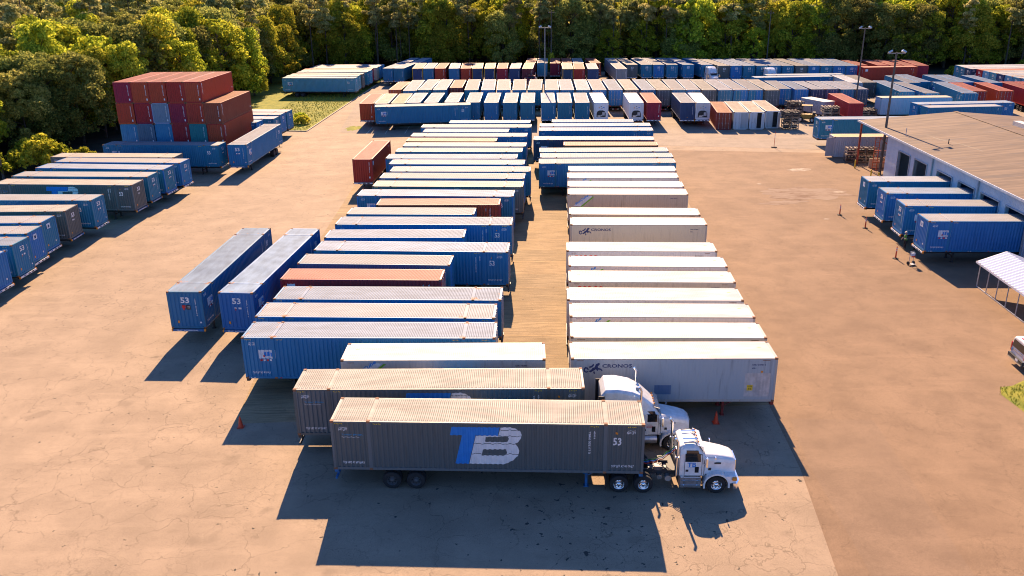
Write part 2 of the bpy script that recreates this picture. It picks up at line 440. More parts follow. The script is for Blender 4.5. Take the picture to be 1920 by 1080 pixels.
def tb_items(s):
    it = common53(s)
    it += [(s, M_logoblue, poly2d([[(6.3, 2.62), (8.77, 2.62), (8.66, 2.14), (7.51, 2.14), (7.12, .45), (6.42, .45), (6.82, 2.14), (6.19, 2.14)]])),
           (s, M_white, poly2d([[(7.53, 2.12), (8.69, 2.14), (8.82, 2.62), (9.32, 2.64), (9.62, 2.54), (9.82, 2.4), (9.89, 2.2), (9.84, 1.97), (9.71, 1.79), (9.54, 1.67), (9.69, 1.5), (9.76, 1.25), (9.69, .98), (9.47, .72), (9.21, .56), (8.98, .45), (7.15, .45)],
                                 [(8.04, 2.06), (9.19, 2.09), (9.23, 1.96), (9.17, 1.82), (9.05, 1.76), (8.0, 1.77)],
                                 [(7.88, 1.32), (9.05, 1.34), (9.13, 1.17), (9.09, 1.04), (8.99, .97), (7.8, .96)]]))]
    for a, b, v in ((8.75, 9.82, 2.46), (8.66, 9.88, 2.11), (7.42, 9.62, 1.66), (7.27, 9.73, 1.06)):
        it.append((s, P['grey']['wall'], wavy(a, b, v), .0065))
    it += [(s, M_cyan, box_text('Trailer Bridge', .56, 2.02, 1.66, 2.14, True)), (s, M_white, box_text('The Bridge to Everywhere', .54, 1.90, 1.47, 1.98))]
    it += [(s, M_white, box_text('53', 14.56, 1.66, 14.99, 2.10, True)), (s, M_amber, rect2d(14.68, 2.30, 14.80, 2.42)),
           (s, M_white, box_text('TBRU 532117 5', 13.31, 1.15, 13.42, 2.45, True, True)), (s, M_white, box_text('45G1', 13.57, 2.05, 13.65, 2.5, True, True))]
    return it
emblem_panel = lambda u0, v0: [(M_label, rect2d(u0, v0, u0+1.25, v0+.72)), ]
def hub_items(s):
    it = common53(s); a = 1.0 if s > 0 else 1.2
    it.append((s, M_label, rect2d(a, 1.42, a+1.1, 2.02)))
    it += [(s, M_logoblue, rect2d(a+.36, 1.56, a+.5, 1.86), .0065), (s, M_logoblue, rect2d(a+.54, 1.6, a+.72, 1.9), .0065), (s, M_logoblue, rect2d(a+.76, 1.56, a+.96, 1.84), .0065),
           (s, M_redlamp, rect2d(a+.30, 1.54, a+.40, 1.66), .009)]
    for i in range(5): it.append((s, M_redink if i % 2 == 0 else M_white, rect2d(a+.08+i*.2, 1.24, a+.22+i*.2, 1.36)))
    if s > 0: it += [(s, M_white, box_text('53', 14.6, 1.66, 15.05, 2.12, True)), (s, M_amber, rect2d(14.76, 2.3, 14.83, 2.4)), (s, M_white, box_text('HGIU 531624 0', 13.45, 1.1, 13.55, 2.4, True, True)), (s, M_white, box_text('45G1', 13.8, 2.1, 13.88, 2.5, True, True))]
    else: it += [(s, M_white, box_text('53', 14.5, 1.66, 14.95, 2.12, True))]
    for i in range(9): it.append((s, M_redlamp if i % 2 else M_white, rect2d(.35+i*1.75, .04, .65+i*1.75, .10), .03))
    return it
nose_hub = [(M_white, box_text('53', .98, 2.0, 1.62, 2.46, True)), (M_white, box_text('HGIU 531624 0', 2.02, 1.0, 2.10, 2.35, True, True)), (M_amber, rect2d(.55, .42, .68, .62)), (M_white, rect2d(2.2, .42, 2.34, .54))]
nose_tb = [(M_white, box_text('53', 1.0, 1.95, 1.60, 2.40, True)), (M_amber, rect2d(.5, .45, .62, .6)), (M_white, box_text('TBRU', 1.0, 1.6, 1.5, 1.75, True))]
decals('lt_hub', '53', hub_items(-1)+hub_items(1), nose_hub+[(M_white, rect2d(1.1, 1.62, 1.25, 1.74)), (M_white, rect2d(1.4, 1.6, 1.62, 1.74)), (M_redlamp, rect2d(1.14, 1.5, 1.2, 1.66))])
decals('lt_hub_red', '53', hub_items(-1)+hub_items(1), nose_hub+[(M_redink, rect2d(1.02, 1.62, 1.28, 1.84)), (M_redink, rect2d(1.1, 1.46, 1.2, 1.62)), (M_black, rect2d(1.32, 1.5, 1.66, 1.84)), (M_white, rect2d(1.38, 1.6, 1.6, 1.66)), (M_white, rect2d(1.38, 1.7, 1.6, 1.76))])
decals('lt_hub_panel', '53', hub_items(-1)+hub_items(1), [(M_label, rect2d(.9, 2.0, 1.5, 2.5)), (M_logoblue, rect2d(1.1, 2.1, 1.35, 2.35)), (M_amber, rect2d(.55, .42, .68, .6)), (M_white, rect2d(1.9, .5, 2.05, .65))])
decals('lt_tb', '53', tb_items(-1)+tb_items(1), nose_tb)
num = [(M_white, box_text('MSKU 407214 3', 2.0, 1.2, 2.10, 2.5, True, True)), (M_white, rect2d(1.95, .5, 2.12, .72))]
def red_items(s):
    return [(s, M_white, box_text('TGHU 628051 4', 11.2, 1.3, 11.3, 2.5, True, True)), (s, M_white, box_text('45G1', 10.8, 2.2, 10.88, 2.5, True, True)), (s, M_label, rect2d(.5, 2.0, 1.1, 2.5)), (s, M_amber, rect2d(11.4, 1.5, 11.5, 1.7))]
decals('lt_red', '40', red_items(-1)+red_items(1), num)
decals('lt_plain', '40', [(1, M_white, box_text('45G1', 11.4, 2.2, 11.5, 2.6, True, True))], [(M_white, box_text('CAIU 816220', 2.05, .9, 2.12, 2.3, True, True)), (M_amber, rect2d(1.2, .35, 1.3, .45))])
def horse(u, v):
    """rearing sea-horse emblem as loose dark shapes"""
    S = [[(.62, .35), (.70, .55), (.86, .62), (.93, .56), (.86, .46), (.80, .40), (.86, .22), (.78, .10), (.70, .22), (.55, .12), (.40, .02), (.28, .10), (.42, .18), (.50, .30)],
         [(.30, .22), (.22, .34), (.08, .36), (.0, .24), (.02, .08), (.14, .0), (.26, .04), (.28, .12), (.2, .1), (.12, .08), (.08, .16), (.1, .26), (.18, .26), (.24, .16)],
         [(.84, .3), (1.0, .26), (1.08, .12), (1.04, .08), (.96, .18), (.84, .2)], [(.6, .14), (.66, -.04), (.6, -.1), (.54, .04)], [(.28, .38), (.44, .44), (.56, .58), (.6, .48), (.48, .34), (.34, .3)]]
    return [([(u+a*1.05, v+b*1.05) for a, b in q], [tuple(range(len(q)))]) for q in []]+[poly2d([[(u+a*1.05, v+b*1.05) for a, b in q]]) for q in S]
def cronos(s):
    it = [(s, M_navyink, q) for q in horse(.75, 1.95)]
    it += [(s, M_navyink, box_text('CRONOS', 1.85, 2.28, 3.62, 2.52, True))]
    it += [(s, M_navyink, box_text('CRSU 610487 2', 10.7, 2.4, 11.5, 2.5, True)), (s, M_navyink, box_text('45R1', 10.7, 2.18, 10.95, 2.27, True)), (s, M_yellow, rect2d(10.5, .75, 10.85, 1.12)),
           (s, M_black, box_text('CAUTION', 10.53, 1.0, 10.82, 1.08, True), .0065), (s, M_black, box_text('9-6', 10.6, .80, 10.75, .93, True), .0065), (s, M_steelw, rect2d(10.35, .35, 11.85, 1.9), .0035),
           (s, M_amber, rect2d(11.25, 1.93, 11.38, 2.05), .0065), (s, M_cast, rect2d(.35, 2.72, .75, 2.76)), (s, M_cast, rect2d(11.3, 2.72, 11.75, 2.76)), (s, M_cast, rect2d(4.4, .42, 4.85, .48)),
           (s, P['slate']['wall'], rect2d(5.0, .5, 6.0, 1.12))]
    return it
def cronos_b(s):
    it = cronos(s)[:8]
    return [q for q in it if q[1] is not M_yellow and q[1] is not M_black and q[1] is not M_steelw]+[(s, M_amber, poly2d([[(10.9, .75), (11.2, .75), (11.05, 1.05)]])), (s, M_amber, rect2d(11.4, .95, 11.48, 1.2))]
def seaco(s):
    return [(s, M_redink, box_text('seaco', .65, 2.02, 2.6, 2.52, True)), (s, M_cast, rect2d(.4, 2.66, .8, 2.7)), (s, M_navyink, box_text('SZLU 981204 6', 10.4, 2.42, 11.1, 2.52, True)), (s, M_cast, rect2d(11.2, 2.66, 11.6, 2.7))]
def cube(s):
    g = poly2d([[(1.35, 1.6), (2.55, 2.62), (2.72, 2.62), (1.45, 1.52)]]); p = poly2d([[(.6, 1.65), (1.85, 2.68), (2.50, 2.66), (1.30, 1.60)]])
    vs, fs = text2d('SeaCube', True)
    t = ([(.82+1.3*x-.05*y, 1.70+.98*x+.26*y) for x, y in vs], fs)
    return [(s, M_label, p), (s, M_greenink, g, .0065), (s, M_logoblue, t, .0065), (s, M_navyink, box_text('CXRU 145338 0', 10.4, 2.42, 11.1, 2.52, True)), (s, M_cast, rect2d(.4, 2.68, .8, 2.72)), (s, M_amber, poly2d([[(10.9, .75), (11.2, .75), (11.05, 1.05)]])), (s, M_amber, rect2d(11.5, 1.2, 11.6, 1.4))]
def plainref(s):
    return [(s, M_cast, rect2d(.4, 2.68, .9, 2.72)), (s, M_cast, rect2d(11.2, 2.68, 11.7, 2.72)), (s, M_navyink, box_text('TRIU 841190 5', 10.4, 2.42, 11.1, 2.52, True))]
for k, fn in (('lt_cronos', cronos), ('lt_cronos_b', cronos_b), ('lt_seaco', seaco), ('lt_cube', cube), ('lt_ref', plainref)): decals(k, '40', fn(-1), (), True)
decals('lt_reefer', '40', (), [], True) if False else None
# ------------------------------------------------------------ chassis
def wheel_parts(prefix, r=.50, w_=.27, rimmat=None, dual=False, hub='steel'):
    t = MB(); h = w_/2
    t.lathe([(r*.56, -h), (r*.8, -h), (r*.94, -h*.92), (r, -h*.6), (r, h*.6), (r*.94, h*.92), (r*.8, h), (r*.56, h)], 'y', (0, 0, 0), M_rubber, 24)
    if dual: t.lathe([(r*.56, -h), (r*.8, -h), (r*.94, -h*.92), (r, -h*.6), (r, h*.6), (r*.94, h*.92), (r*.8, h), (r*.56, h)], 'y', (0, w_+.05, 0), M_rubber, 24)
    stash(prefix+'tyre', t.build('tyre', smooth=False))
    m = MB(); rm = rimmat or M_steelw
    m.lathe([(r*.57, -h*.95), (r*.52, -h*.8), (r*.50, -h*.1), (r*.34, h*.1), (r*.30, -h*.5), (r*.22, -h*.75), (r*.16, -h*1.05), (0.001, -h*1.1)], 'y', (0, 0, 0), rm, 20)
    for i in range(8):
        a = i*math.pi/4; m.tube((r*.40*math.cos(a), -h*.1, r*.40*math.sin(a)), (r*.40*math.cos(a), -h*.02+.0, r*.40*math.sin(a)), .035, M_dark, n=6)
        m.tube((r*.25*math.cos(a+.4), -h*.78, r*.25*math.sin(a+.4)), (r*.25*math.cos(a+.4), -h*.62, r*.25*math.sin(a+.4)), .014, rm, n=5)
    stash(prefix+'rim', m.build('rim', smooth=True))
wheel_parts('tr', rimmat=M_hub, dual=True)
wheel_parts('ch', rimmat=M_chrome, dual=True)
wheel_parts('fr', rimmat=M_chrome, dual=False)
def put(name, key, parent, loc=(0, 0, 0), rz=0.0, mats=None):
    o = bpy.data.objects.new(name, ME[key]); COL.objects.link(o); o.parent = parent; o.location = loc; o.rotation_euler = (0, 0, rz)
    if mats:
        for s in o.material_slots:
            k = {'slot_wall': 'wall', 'slot_roof': 'roof', 'slot_frame': 'frame', 'slot_rib_shade': 'rib_shade'}.get(s.material.name if s.material else '')
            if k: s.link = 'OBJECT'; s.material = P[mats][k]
    return o
def wheel(parent, prefix, x, y, z=.5):
    e = bpy.data.objects.new('wheel', None); COL.objects.link(e); e.parent = parent; e.location = (x, y, z)
    if y > 0: e.rotation_euler = (0, 0, math.pi)
    put('tyre', prefix+'tyre', e); put('rim', prefix+'rim', e)
def chassis_mesh(L, col):
    f = MB(); hl = L/2
    for s in (-1, 1):
        f.box((0, s*.45, .98), (L-.5, .11, .30), col)
    for x in (-hl+.1, hl-.1): f.box((x, 0, 1.085), (.2, 2.4, .20), col)
    for x in np.linspace(-hl+1.5, hl-1.5, 6): f.box((x, 0, .98), (.1, .79, .16), col)
    f.box((-hl+.02, 0, .55), (.1, 2.2, .10), col)
    for s in (-1, 1): f.box((-hl+.06, s*.7, .76), (.08, .08, .42), col)
    return f.build('frame')
def gear_mesh(col):
    g = MB()
    for s in (-1, 1):
        g.box((0, s*.62, .52), (.14, .14, 1.0), col); g.box((0, s*.62, .02), (.26, .26, .04), col); g.tube((0, s*.62, .62), (.75, s*.45, .92), .03, col, n=5)
    g.box((0, 0, .55), (.08, 1.1, .08), col); g.tube((0, 0, .5), (.5, .2, .9), .025, col, n=5)
    return g.build('landing_gear')
for cn, m in (('dark', M_dark), ('red', M_chred), ('blue', M_chblue)):
    for L in ('53', '40'): stash('chs%s%s' % (L, cn), chassis_mesh(DIM[L][0], m))
    stash('gear'+cn, gear_mesh(m))
for cn, m in (('white', M_white), ('blue', M_chblue)):
    b = MB(); b.box((.10, 0, 1.10), (.05, 2.35, .16), m)
    if cn == 'blue': 
        vs, fs = box_text('TRAC  INTERMODAL', -.9, 1.04, .75, 1.15, True); b.add([(.128, u, v) for u, v in vs], fs, M_white)
    else:
        for y in (-.55, .1, .62): b.box((.128, y, 1.10), (.008, .3, .1), M_chblue if y < 0 else M_dark)
    stash('bump'+cn, b.build('front_bumper'))
b = MB()
for s in (-1, 1): b.box((.06, s*1.22, 1.10), (.14, .09, .18), M_amber)
stash('lamps', b.build('marker_lamps'))
b = MB()
for s in (-1, 1):
    b.box((-.03, s*.95, 1.09), (.04, .28, .12), M_redlamp); b.box((-.045, s*.45, .55), (.03, .32, .09), M_white)
b.box((-.045, 0, .55), (.03, .5, .09), M_redlamp)
stash('tail', b.build('tail_lamps'))
# ------------------------------------------------------------ the boxes of the yard: key size axis paint z x y yaw (metres, radians)
TABLE = """
A 53 X grey 1.2 -1.35 39.34 -0.051
B 53 X grey 1.2 -4.12 43.15 -0.019
C21 40 X white 1.2 9.57 46.57 -0.025
K23 53 X blue 1.2 -9.11 50.23 -0.037
E1 53 Y blue 1.2 -23.42 65.64 -0.053
E2 53 Y blue 1.2 -19.25 65.29 -0.092
K1 40 X blue 1.2 -2.99 128.68 -0.068
K2 53 X blue 1.2 -4.91 125.18 -0.076
K3 40 X blue 1.2 -6.23 121.59 -0.082
K4 53 X blue 1.2 -5.67 118.17 -0.078
K5 40 X orange 1.2 -7.86 114.77 -0.081
K6 53 X blue 1.2 -5.94 111.30 -0.076
K7 53 X blue 1.2 -6.48 107.74 -0.071
K8 53 X blue 1.2 -7.18 103.83 -0.067
K9 53 X blue 1.2 -6.34 100.52 -0.076
K10 53 X blue 1.2 -5.74 96.71 -0.064
K11 53 X blue 1.2 -6.45 93.36 -0.074
K12 53 X grey 1.2 -6.68 89.58 -0.073
K13 53 X blue 1.2 -7.71 85.70 -0.077
K14 40 X red 1.2 -7.15 82.08 -0.044
K15 40 X blue 1.2 -9.50 78.79 -0.066
K16 53 X blue 1.2 -7.95 75.34 -0.059
K17 40 X blue 1.2 -10.12 71.45 -0.038
K18 53 X blue 1.2 -8.26 67.68 -0.076
K19 40 X blue 1.2 -10.83 64.39 -0.075
K20 40 X red 1.2 -11.30 60.90 -0.056
K21 53 X blue 1.2 -8.78 56.81 -0.051
K22 53 X blue 1.2 -9.17 53.57 -0.053
K24 40 X white 1.2 -4.14 46.80 -0.021
M1 40 Y red 1.2 -17.79 108.78 -0.057
W1 53 X blue 1.2 -14.78 146.55 0.070
C1 40 X blue 1.2 12.44 128.31 -0.063
C2 53 X blue 1.2 12.48 124.90 -0.048
C3 53 X blue 1.2 12.24 121.26 -0.068
C4 53 X navy 1.2 11.29 114.48 -0.076
C5 40 X orange 1.2 13.12 110.51 -0.065
C6 53 X blue 1.2 11.80 106.68 -0.042
C7 53 X blue 1.2 11.77 103.27 -0.052
C8 53 X blue 1.2 11.49 100.03 -0.040
C9 40 X white 1.2 12.77 95.88 -0.057
C10 40 X white 1.2 12.40 92.49 -0.059
C11 40 X white 1.2 12.20 88.50 -0.068
C12 40 X white 1.2 11.98 85.19 -0.065
C13 40 X white 1.2 11.62 77.69 -0.072
C14 40 X white 1.2 11.50 74.31 -0.055
C15 40 X white 1.2 10.66 66.81 -0.055
C16 40 X white 1.2 10.59 63.04 -0.064
C17 40 X white 1.2 10.35 59.59 -0.058
C18 40 X white 1.2 9.99 55.97 -0.049
C19 40 X white 1.2 9.96 52.93 -0.048
C20 40 X white 1.2 9.78 49.60 -0.042
L1 53 X blue 1.2 -50.63 67.23 -0.070
L2 53 X blue 1.2 -50.77 71.04 -0.048
L3 53 X blue 1.2 -51.37 74.29 -0.024
L4 53 X blue 1.2 -51.91 77.78 -0.026
L5 53 X grey 1.2 -51.61 81.69 -0.011
L6 53 X blue 1.2 -50.86 86.15 -0.062
L7 53 X grey 1.2 -49.31 92.81 -0.091
L8 53 X blue 1.2 -49.20 96.62 -0.080
L9 53 X blue 1.2 -48.69 100.62 -0.118
L10 53 X blue 1.2 -48.06 104.09 -0.105
L11 53 X grey 1.2 -50.08 107.24 -0.081
L12 53 X blue 1.2 -46.87 114.73 -0.091
L13 53 Y blue 1.2 -36.26 121.12 -0.039
m4 53 X blue 1.2 -44.49 142.96 -0.128
m3 53 X blue 1.2 -44.88 139.67 -0.086
m2 53 X blue 1.2 -44.93 135.82 -0.091
m1 53 X blue 1.2 -46.63 132.95 -0.137
g1 53 X lblue 1.2 -40.91 187.85 -0.123
g2 53 X lblue 1.2 -40.96 191.26 -0.050
g3 53 X grey 1.2 -40.61 194.26 -0.050
g4 53 X blue 1.2 -40.17 198.40 -0.050
g5 53 X lblue 1.2 -39.90 201.10 -0.050
g6 53 X red 1.2 -40.00 203.89 -0.050
g7 53 X cream 1.2 -39.23 206.94 -0.050
g8 53 X lblue 1.2 -38.96 209.64 -0.050
g9 53 X lblue 1.2 -38.59 212.34 -0.050
a1 40 Y blue2 1.2 -27.39 209.82 -0.160
a2 40 Y blue2 1.2 -24.85 209.49 -0.160
ax1 40 Y yelblue 1.2 -21.37 208.78 0.007
ax2 40 Y blue2 1.2 -18.68 208.54 -0.014
ax3 40 Y red 1.2 -15.92 208.13 -0.019
ax4 40 Y blue2 1.2 -12.85 207.77 0.015
ax5 40 Y red 1.2 -10.05 207.46 0.012
ax6 40 Y yelblue 1.2 -7.38 207.13 0.010
ax7 40 Y yelblue 1.2 -4.42 206.76 -0.011
ax8 40 Y red 1.2 -1.47 206.34 -0.021
ax9 40 Y navy 1.2 1.61 206.02 -0.055
ax10 40 Y creamred 1.2 4.60 205.14 -0.065
ax11 40 Y yelblue 1.2 13.57 203.76 -0.030
ax12 40 Y red 1.2 16.25 203.40 -0.050
ax13 40 Y navy 1.2 19.28 202.99 -0.039
b1 40 Y red 1.2 5.60 217.41 -0.067
b2 40 Y lblue 1.2 8.31 216.49 -0.052
b3 40 Y red 1.2 11.45 216.14 -0.057
b4 40 Y red 1.2 14.25 216.08 -0.032
b5 40 Y lblue 1.2 16.93 215.71 -0.033
b6 40 Y red 1.2 20.65 215.33 0.033
d1 53 Y blue2 1.2 -15.99 173.43 -0.036
d2 53 Y blue2 1.2 -13.16 173.11 -0.026
d3 53 Y blue 1.2 -7.23 172.49 -0.002
d4 53 Y blue 1.2 -4.07 172.20 -0.000
d5 53 Y blue 1.2 -1.07 171.92 -0.000
d6 53 Y blue 1.2 2.06 171.60 -0.024
d7 53 Y blue 1.2 5.18 171.29 -0.055
d8 53 Y blue 1.2 8.39 170.97 -0.038
d9 53 Y blue 1.2 11.16 170.66 -0.031
d10 53 Y blue2 1.2 14.22 170.34 -0.036
d11 53 Y blue 1.2 17.12 170.05 -0.023
d12 53 Y blue 1.2 20.14 169.76 -0.021
d13 53 Y grey 1.2 23.12 169.45 -0.023
d14 53 Y blue 1.2 26.21 169.12 -0.022
d15 53 Y grey 1.2 29.02 168.83 -0.026
d16 53 Y blue 1.2 31.91 168.54 -0.050
d17 53 Y blue 1.2 34.71 168.26 -0.063
d18 53 Y grey 1.2 37.50 167.93 -0.051
d19 53 Y blue2 1.2 40.32 167.58 -0.035
d20 53 Y blue 1.2 43.06 167.36 -0.030
d21 53 Y blue 1.2 45.89 167.03 -0.047
d22 53 Y grey 1.2 48.70 166.57 -0.031
dx1 40 Y orange 1.2 -21.76 172.23 -0.047
dx2 53 Y blue2 1.2 -18.91 172.67 -0.013
dx3 40 Y red 1.2 -10.24 174.10 -0.021
dr1 40 Y blue 1.2 51.52 166.22 -0.065
dr2 40 Y blue 1.2 54.20 165.21 -0.033
dr3 40 Y navy 1.2 56.95 165.00 0.001
dr4 40 Y navy 1.2 59.62 164.94 -0.019
dr5 40 Y blue2 1.2 62.23 164.38 -0.008
dr6 40 Y navy 1.2 64.78 164.28 -0.009
ds1 53 Y blue 1.2 72.08 162.35 -0.091
ds2 53 Y blue 1.2 75.04 160.01 -0.034
ds3 53 Y blue 1.2 82.14 159.36 -0.124
dt1 40 Y red 1.2 84.86 159.87 -0.123
dt2 40 Y red 1.2 89.52 159.58 -0.130
dt3 40 Y red 1.2 94.93 160.32 -0.106
dt4 40 Y red 1.2 97.67 160.01 -0.074
e1 40 Y white2 1.2 67.66 173.62 -0.050
e2 40 Y grey 1.2 70.22 173.60 -0.050
e3 40 Y blue 1.2 78.18 172.21 -0.050
e4 40 Y blue 1.2 80.81 173.57 -0.050
e5 40 Y blue 1.2 86.02 172.38 -0.050
e6 40 Y blue 1.2 88.57 172.04 -0.050
e7 40 Y blue 1.2 93.12 170.67 -0.050
p1 53 X blue 1.2 61.81 181.96 0.000
p2 53 X blue 1.2 58.31 178.66 0.021
r1 40 Y red 1.2 -24.73 154.68 -0.007
r2 40 Y cream 1.2 -22.11 154.66 -0.010
r3 40 Y green 1.2 -19.24 154.51 -0.009
rr1 40 Y blue2 1.2 -16.56 155.17 -0.028
rr2 40 Y blue2 1.2 -13.43 154.92 -0.037
rr3 40 Y blue2 1.2 -9.90 154.87 -0.030
rr4 40 Y blue2 1.2 -6.23 154.61 -0.021
rr5 40 Y blue2 1.2 -2.95 153.94 -0.035
rr6 40 Y blue2 1.2 0.31 153.62 -0.039
rr7 40 Y blue2 1.2 3.31 153.38 -0.038
rr8 40 Y blue2 1.2 6.83 153.04 -0.031
rr9 40 Y blue2 1.2 9.70 152.78 -0.039
rr10 40 Y blue2 1.2 12.67 152.51 -0.040
rr11 40 Y reefer 1.2 15.75 152.23 -0.020
rr12 40 Y reefer 1.2 21.79 151.66 -0.037
rr13 40 Y red 1.2 24.74 151.40 -0.038
rr14 40 Y navy 1.2 30.43 150.87 -0.056
rr15 40 Y reefer 1.2 33.12 150.60 -0.081
s0 40 Y rust 0 36.30 147.54 -0.117
s1 40 Y shed 0 39.00 147.68 -0.097
s2 40 Y shed 0 41.61 147.56 -0.089
s3 40 Y shed 0 44.36 148.42 -0.068
n1 40s Y red 1.2 58.54 149.72 -0.063
q0 40 X ribwhite 1.2 69.80 148.23 -0.020
q1 53 X blue 1.2 74.60 141.18 0.045
q2 40 X blue 1.2 72.75 137.64 0.044
u1 53 X blue2 1.2 108.09 193.85 -0.020
u2 53 X blue2 1.2 107.75 191.14 -0.020
u3 53 X navy 1.2 107.69 188.43 -0.020
u4 53 X red 1.2 108.72 185.69 -0.022
u5 53 X lblue 1.2 108.72 182.96 -0.020
u6 53 X lblue 1.2 108.74 180.24 -0.020
u7 53 X navy 1.2 108.78 177.53 -0.020
u8 53 X lblue 1.2 108.95 174.82 -0.020
u9 53 X lblue 1.2 108.96 172.10 -0.020
u10 53 X lblue 1.2 109.23 169.39 -0.020
f1 53 Y grey 1.2 28.55 212.74 0.048
f2 53 Y blue 1.2 32.12 212.34 0.024
f3 53 Y blue 1.2 34.90 211.97 0.020
f4 53 Y blue 1.2 38.02 211.56 0.016
f5 53 Y blue 1.2 41.24 211.09 0.079
f6 53 Y blue 1.2 45.38 210.53 0.095
fb1 53 Y grey 1.2 48.62 207.95 0.103
fb2 53 Y blue 1.2 51.59 207.63 0.076
fb3 53 Y blue 1.2 54.51 207.26 0.066
fb4 53 Y blue 1.2 57.50 206.95 0.053
fb5 53 Y blue 1.2 60.35 206.54 0.060
fb6 53 Y blue 1.2 63.25 206.14 0.039
fb7 53 Y grey 1.2 66.25 205.81 0.036
fb8 53 Y blue 1.2 69.21 205.47 0.006
fb9 53 Y blue 1.2 71.96 205.07 0.001
fb10 53 Y blue 1.2 74.71 204.68 -0.004
fb11 53 Y blue 1.2 77.53 204.41 -0.018
h0 40 X red 1.2 84.57 193.98 0.025
h1 40 Y red 1.2 80.34 203.29 -0.050
h2 40 Y red 1.2 84.87 202.61 -0.050
h3 40 Y red 1.2 87.71 202.06 -0.050
h4 40 Y red 1.2 90.55 201.58 -0.050
h5 45 Y red 1.2 93.65 201.65 -0.134
fa 40 Y lgrey 1.2 25.40 202.30 0.000
fa2 40 Y lgrey 1.2 25.40 214.90 0.000
a1z 40 Y blue2 1.2 -25.27 222.09 -0.160
a2z 40 Y blue2 1.2 -22.21 221.68 -0.160
t1 53 X blue 1.2 46.18 88.77 -0.065
t2 53 X blue 1.2 45.98 83.69 -0.071
t3 53 X blue 1.2 45.77 78.89 -0.075
t4 53 X blue 1.2 45.55 73.83 -0.055
v2 40 X shed 0 51.90 120.10 -0.048
v1 53 X blue 1.2 54.20 127.60 -0.040
"""
NICE = dict(blue='blue', endblue='blue', blue2='teal blue', navy='navy', yelblue='navy yellow-posted', grey='dark grey', lgrey='pale grey', red='maroon', orange='orange-red', rust='rusty orange',
            creamred='cream-roofed maroon', lblue='faded light blue', cream='cream', green='olive-roofed', white='white refrigerated', oldwhite='stained white refrigerated', reefer='white refrigerated',
            white2='off-white', ribwhite='pale ribbed', shed='rusty white storage', openbox='white storage', beige='beige-sided refrigerated', slate='slate blue', sky='bright sky blue', teal='teal', steel='pale steel blue')
ORD = ['', 'first', 'second', 'third', 'fourth', 'fifth', 'sixth', 'seventh', 'eighth', 'ninth', 'tenth', 'eleventh', 'twelfth', 'thirteenth', 'fourteenth', 'fifteenth', 'sixteenth',
       'seventeenth', 'eighteenth', 'nineteenth', 'twentieth']
def ordn(n):
    if n <= 20: return ORD[n]
    t, u = divmod(n, 10); T = {2: 'twenty', 3: 'thirty', 4: 'forty', 5: 'fifty'}[t]
    return (T[:-1]+'ieth') if u == 0 else T+'-'+ORD[u]
rows = {}
ents = []
for ln in TABLE.strip().splitlines():
    k, dim, ax, col, z, x, y, yaw = ln.split()
    ents.append(dict(k=k, dim=dim, ax=ax, col=col, z=float(z), x=float(x), y=float(y), yaw=float(yaw)))
E_ = {e['k']: e for e in ents}
if 'C13' in E_:
    for k in ('C21',): E_[k]['col'] = 'oldwhite'
    for k in ('C12', 'C13', 'C14', 'C17', 'C20'): E_[k]['col'] = 'beige'
    E_['v2']['col'] = 'openbox'
for k in ('E1', 'E2'): E_[k]['col'] = 'endblue'
def family(k):
    for p in ('ax', 'fa', 'fb', 'dx', 'dr', 'ds', 'dt', 'rr'):
        if k.startswith(p): return p
    return k.rstrip('0123456789z') if not k[0].isupper() else k[0]
FAM = {'K': 'K', 'C': 'C', 'L': 'L', 'm': 'm', 'g': 'g', 'a': 'A2', 'ax': 'A2', 'b': 'B2', 'd': 'D', 'dx': 'D', 'dr': 'D', 'ds': 'D', 'dt': 'D', 'e': 'EE', 'p': 'p', 'r': 'R', 'rr': 'R', 's': 'S', 'u': 'U',
       'f': 'F', 'fb': 'F', 'fa': 'F', 'h': 'H', 't': 'T'}
GROUP = {'K': 'boxes parked left of the concrete lane', 'C': 'boxes parked right of the concrete lane', 'L': 'boxes along the left edge of the yard', 'm': 'boxes behind the maroon stack',
         'g': 'boxes on the grass by the trees', 'A2': 'back row of boxes left of the lamp pole', 'B2': 'boxes behind the back row', 'D': 'middle row of the far yard', 'EE': 'boxes behind the middle row on the right',
         'R': 'front row of the far yard', 'S': 'storage boxes standing on the ground', 'U': 'boxes by the far right trees', 'F': 'back row of boxes against the forest', 'H': 'maroon boxes of the back row', 'T': 'boxes at the warehouse docks',
         'E': 'pair of blue boxes parked end-on', 'p': 'pair of boxes lying crosswise'}
PHR = {'K': ('y', '{c} box, {o} from the front, left of the concrete lane'),
       'C': ('y', '{c} box, {o} from the front, right of the concrete lane'),
       'L': ('y', '{c} box, {o} from the front along the left edge'),
       'm': ('y', '{c} box, {o} from the front behind the maroon stack'),
       'g': ('y', '{c} box, {o} from the front on grass by trees'),
       'A2': ('x', '{c} box, {o} from the left in the back row'),
       'B2': ('x', '{c} box, {o} from the left behind the back row'),
       'D': ('x', '{c} box, {o} from the left in the middle far row'),
       'EE': ('x', '{c} box, {o} from the left behind the middle far row'),
       'R': ('x', '{c} box, {o} from the left in the front far row'),
       'S': ('x', '{c} box on the ground, {o} from the left'),
       'U': ('y', '{c} box, {o} from the front in the far right block'),
       'F': ('x', '{c} box, {o} from the left in the right-hand back row'),
       'H': ('x', '{c} box, {o} from the left in the maroon cluster by forest'),
       'T': ('y', '{c} box, {o} from the front in the warehouse docks'),
       'E': ('x', '{c} box parked end-on on open asphalt, {o} of the pair'),
       'p': ('y', '{c} box, {o} from the front of the crosswise pair')}
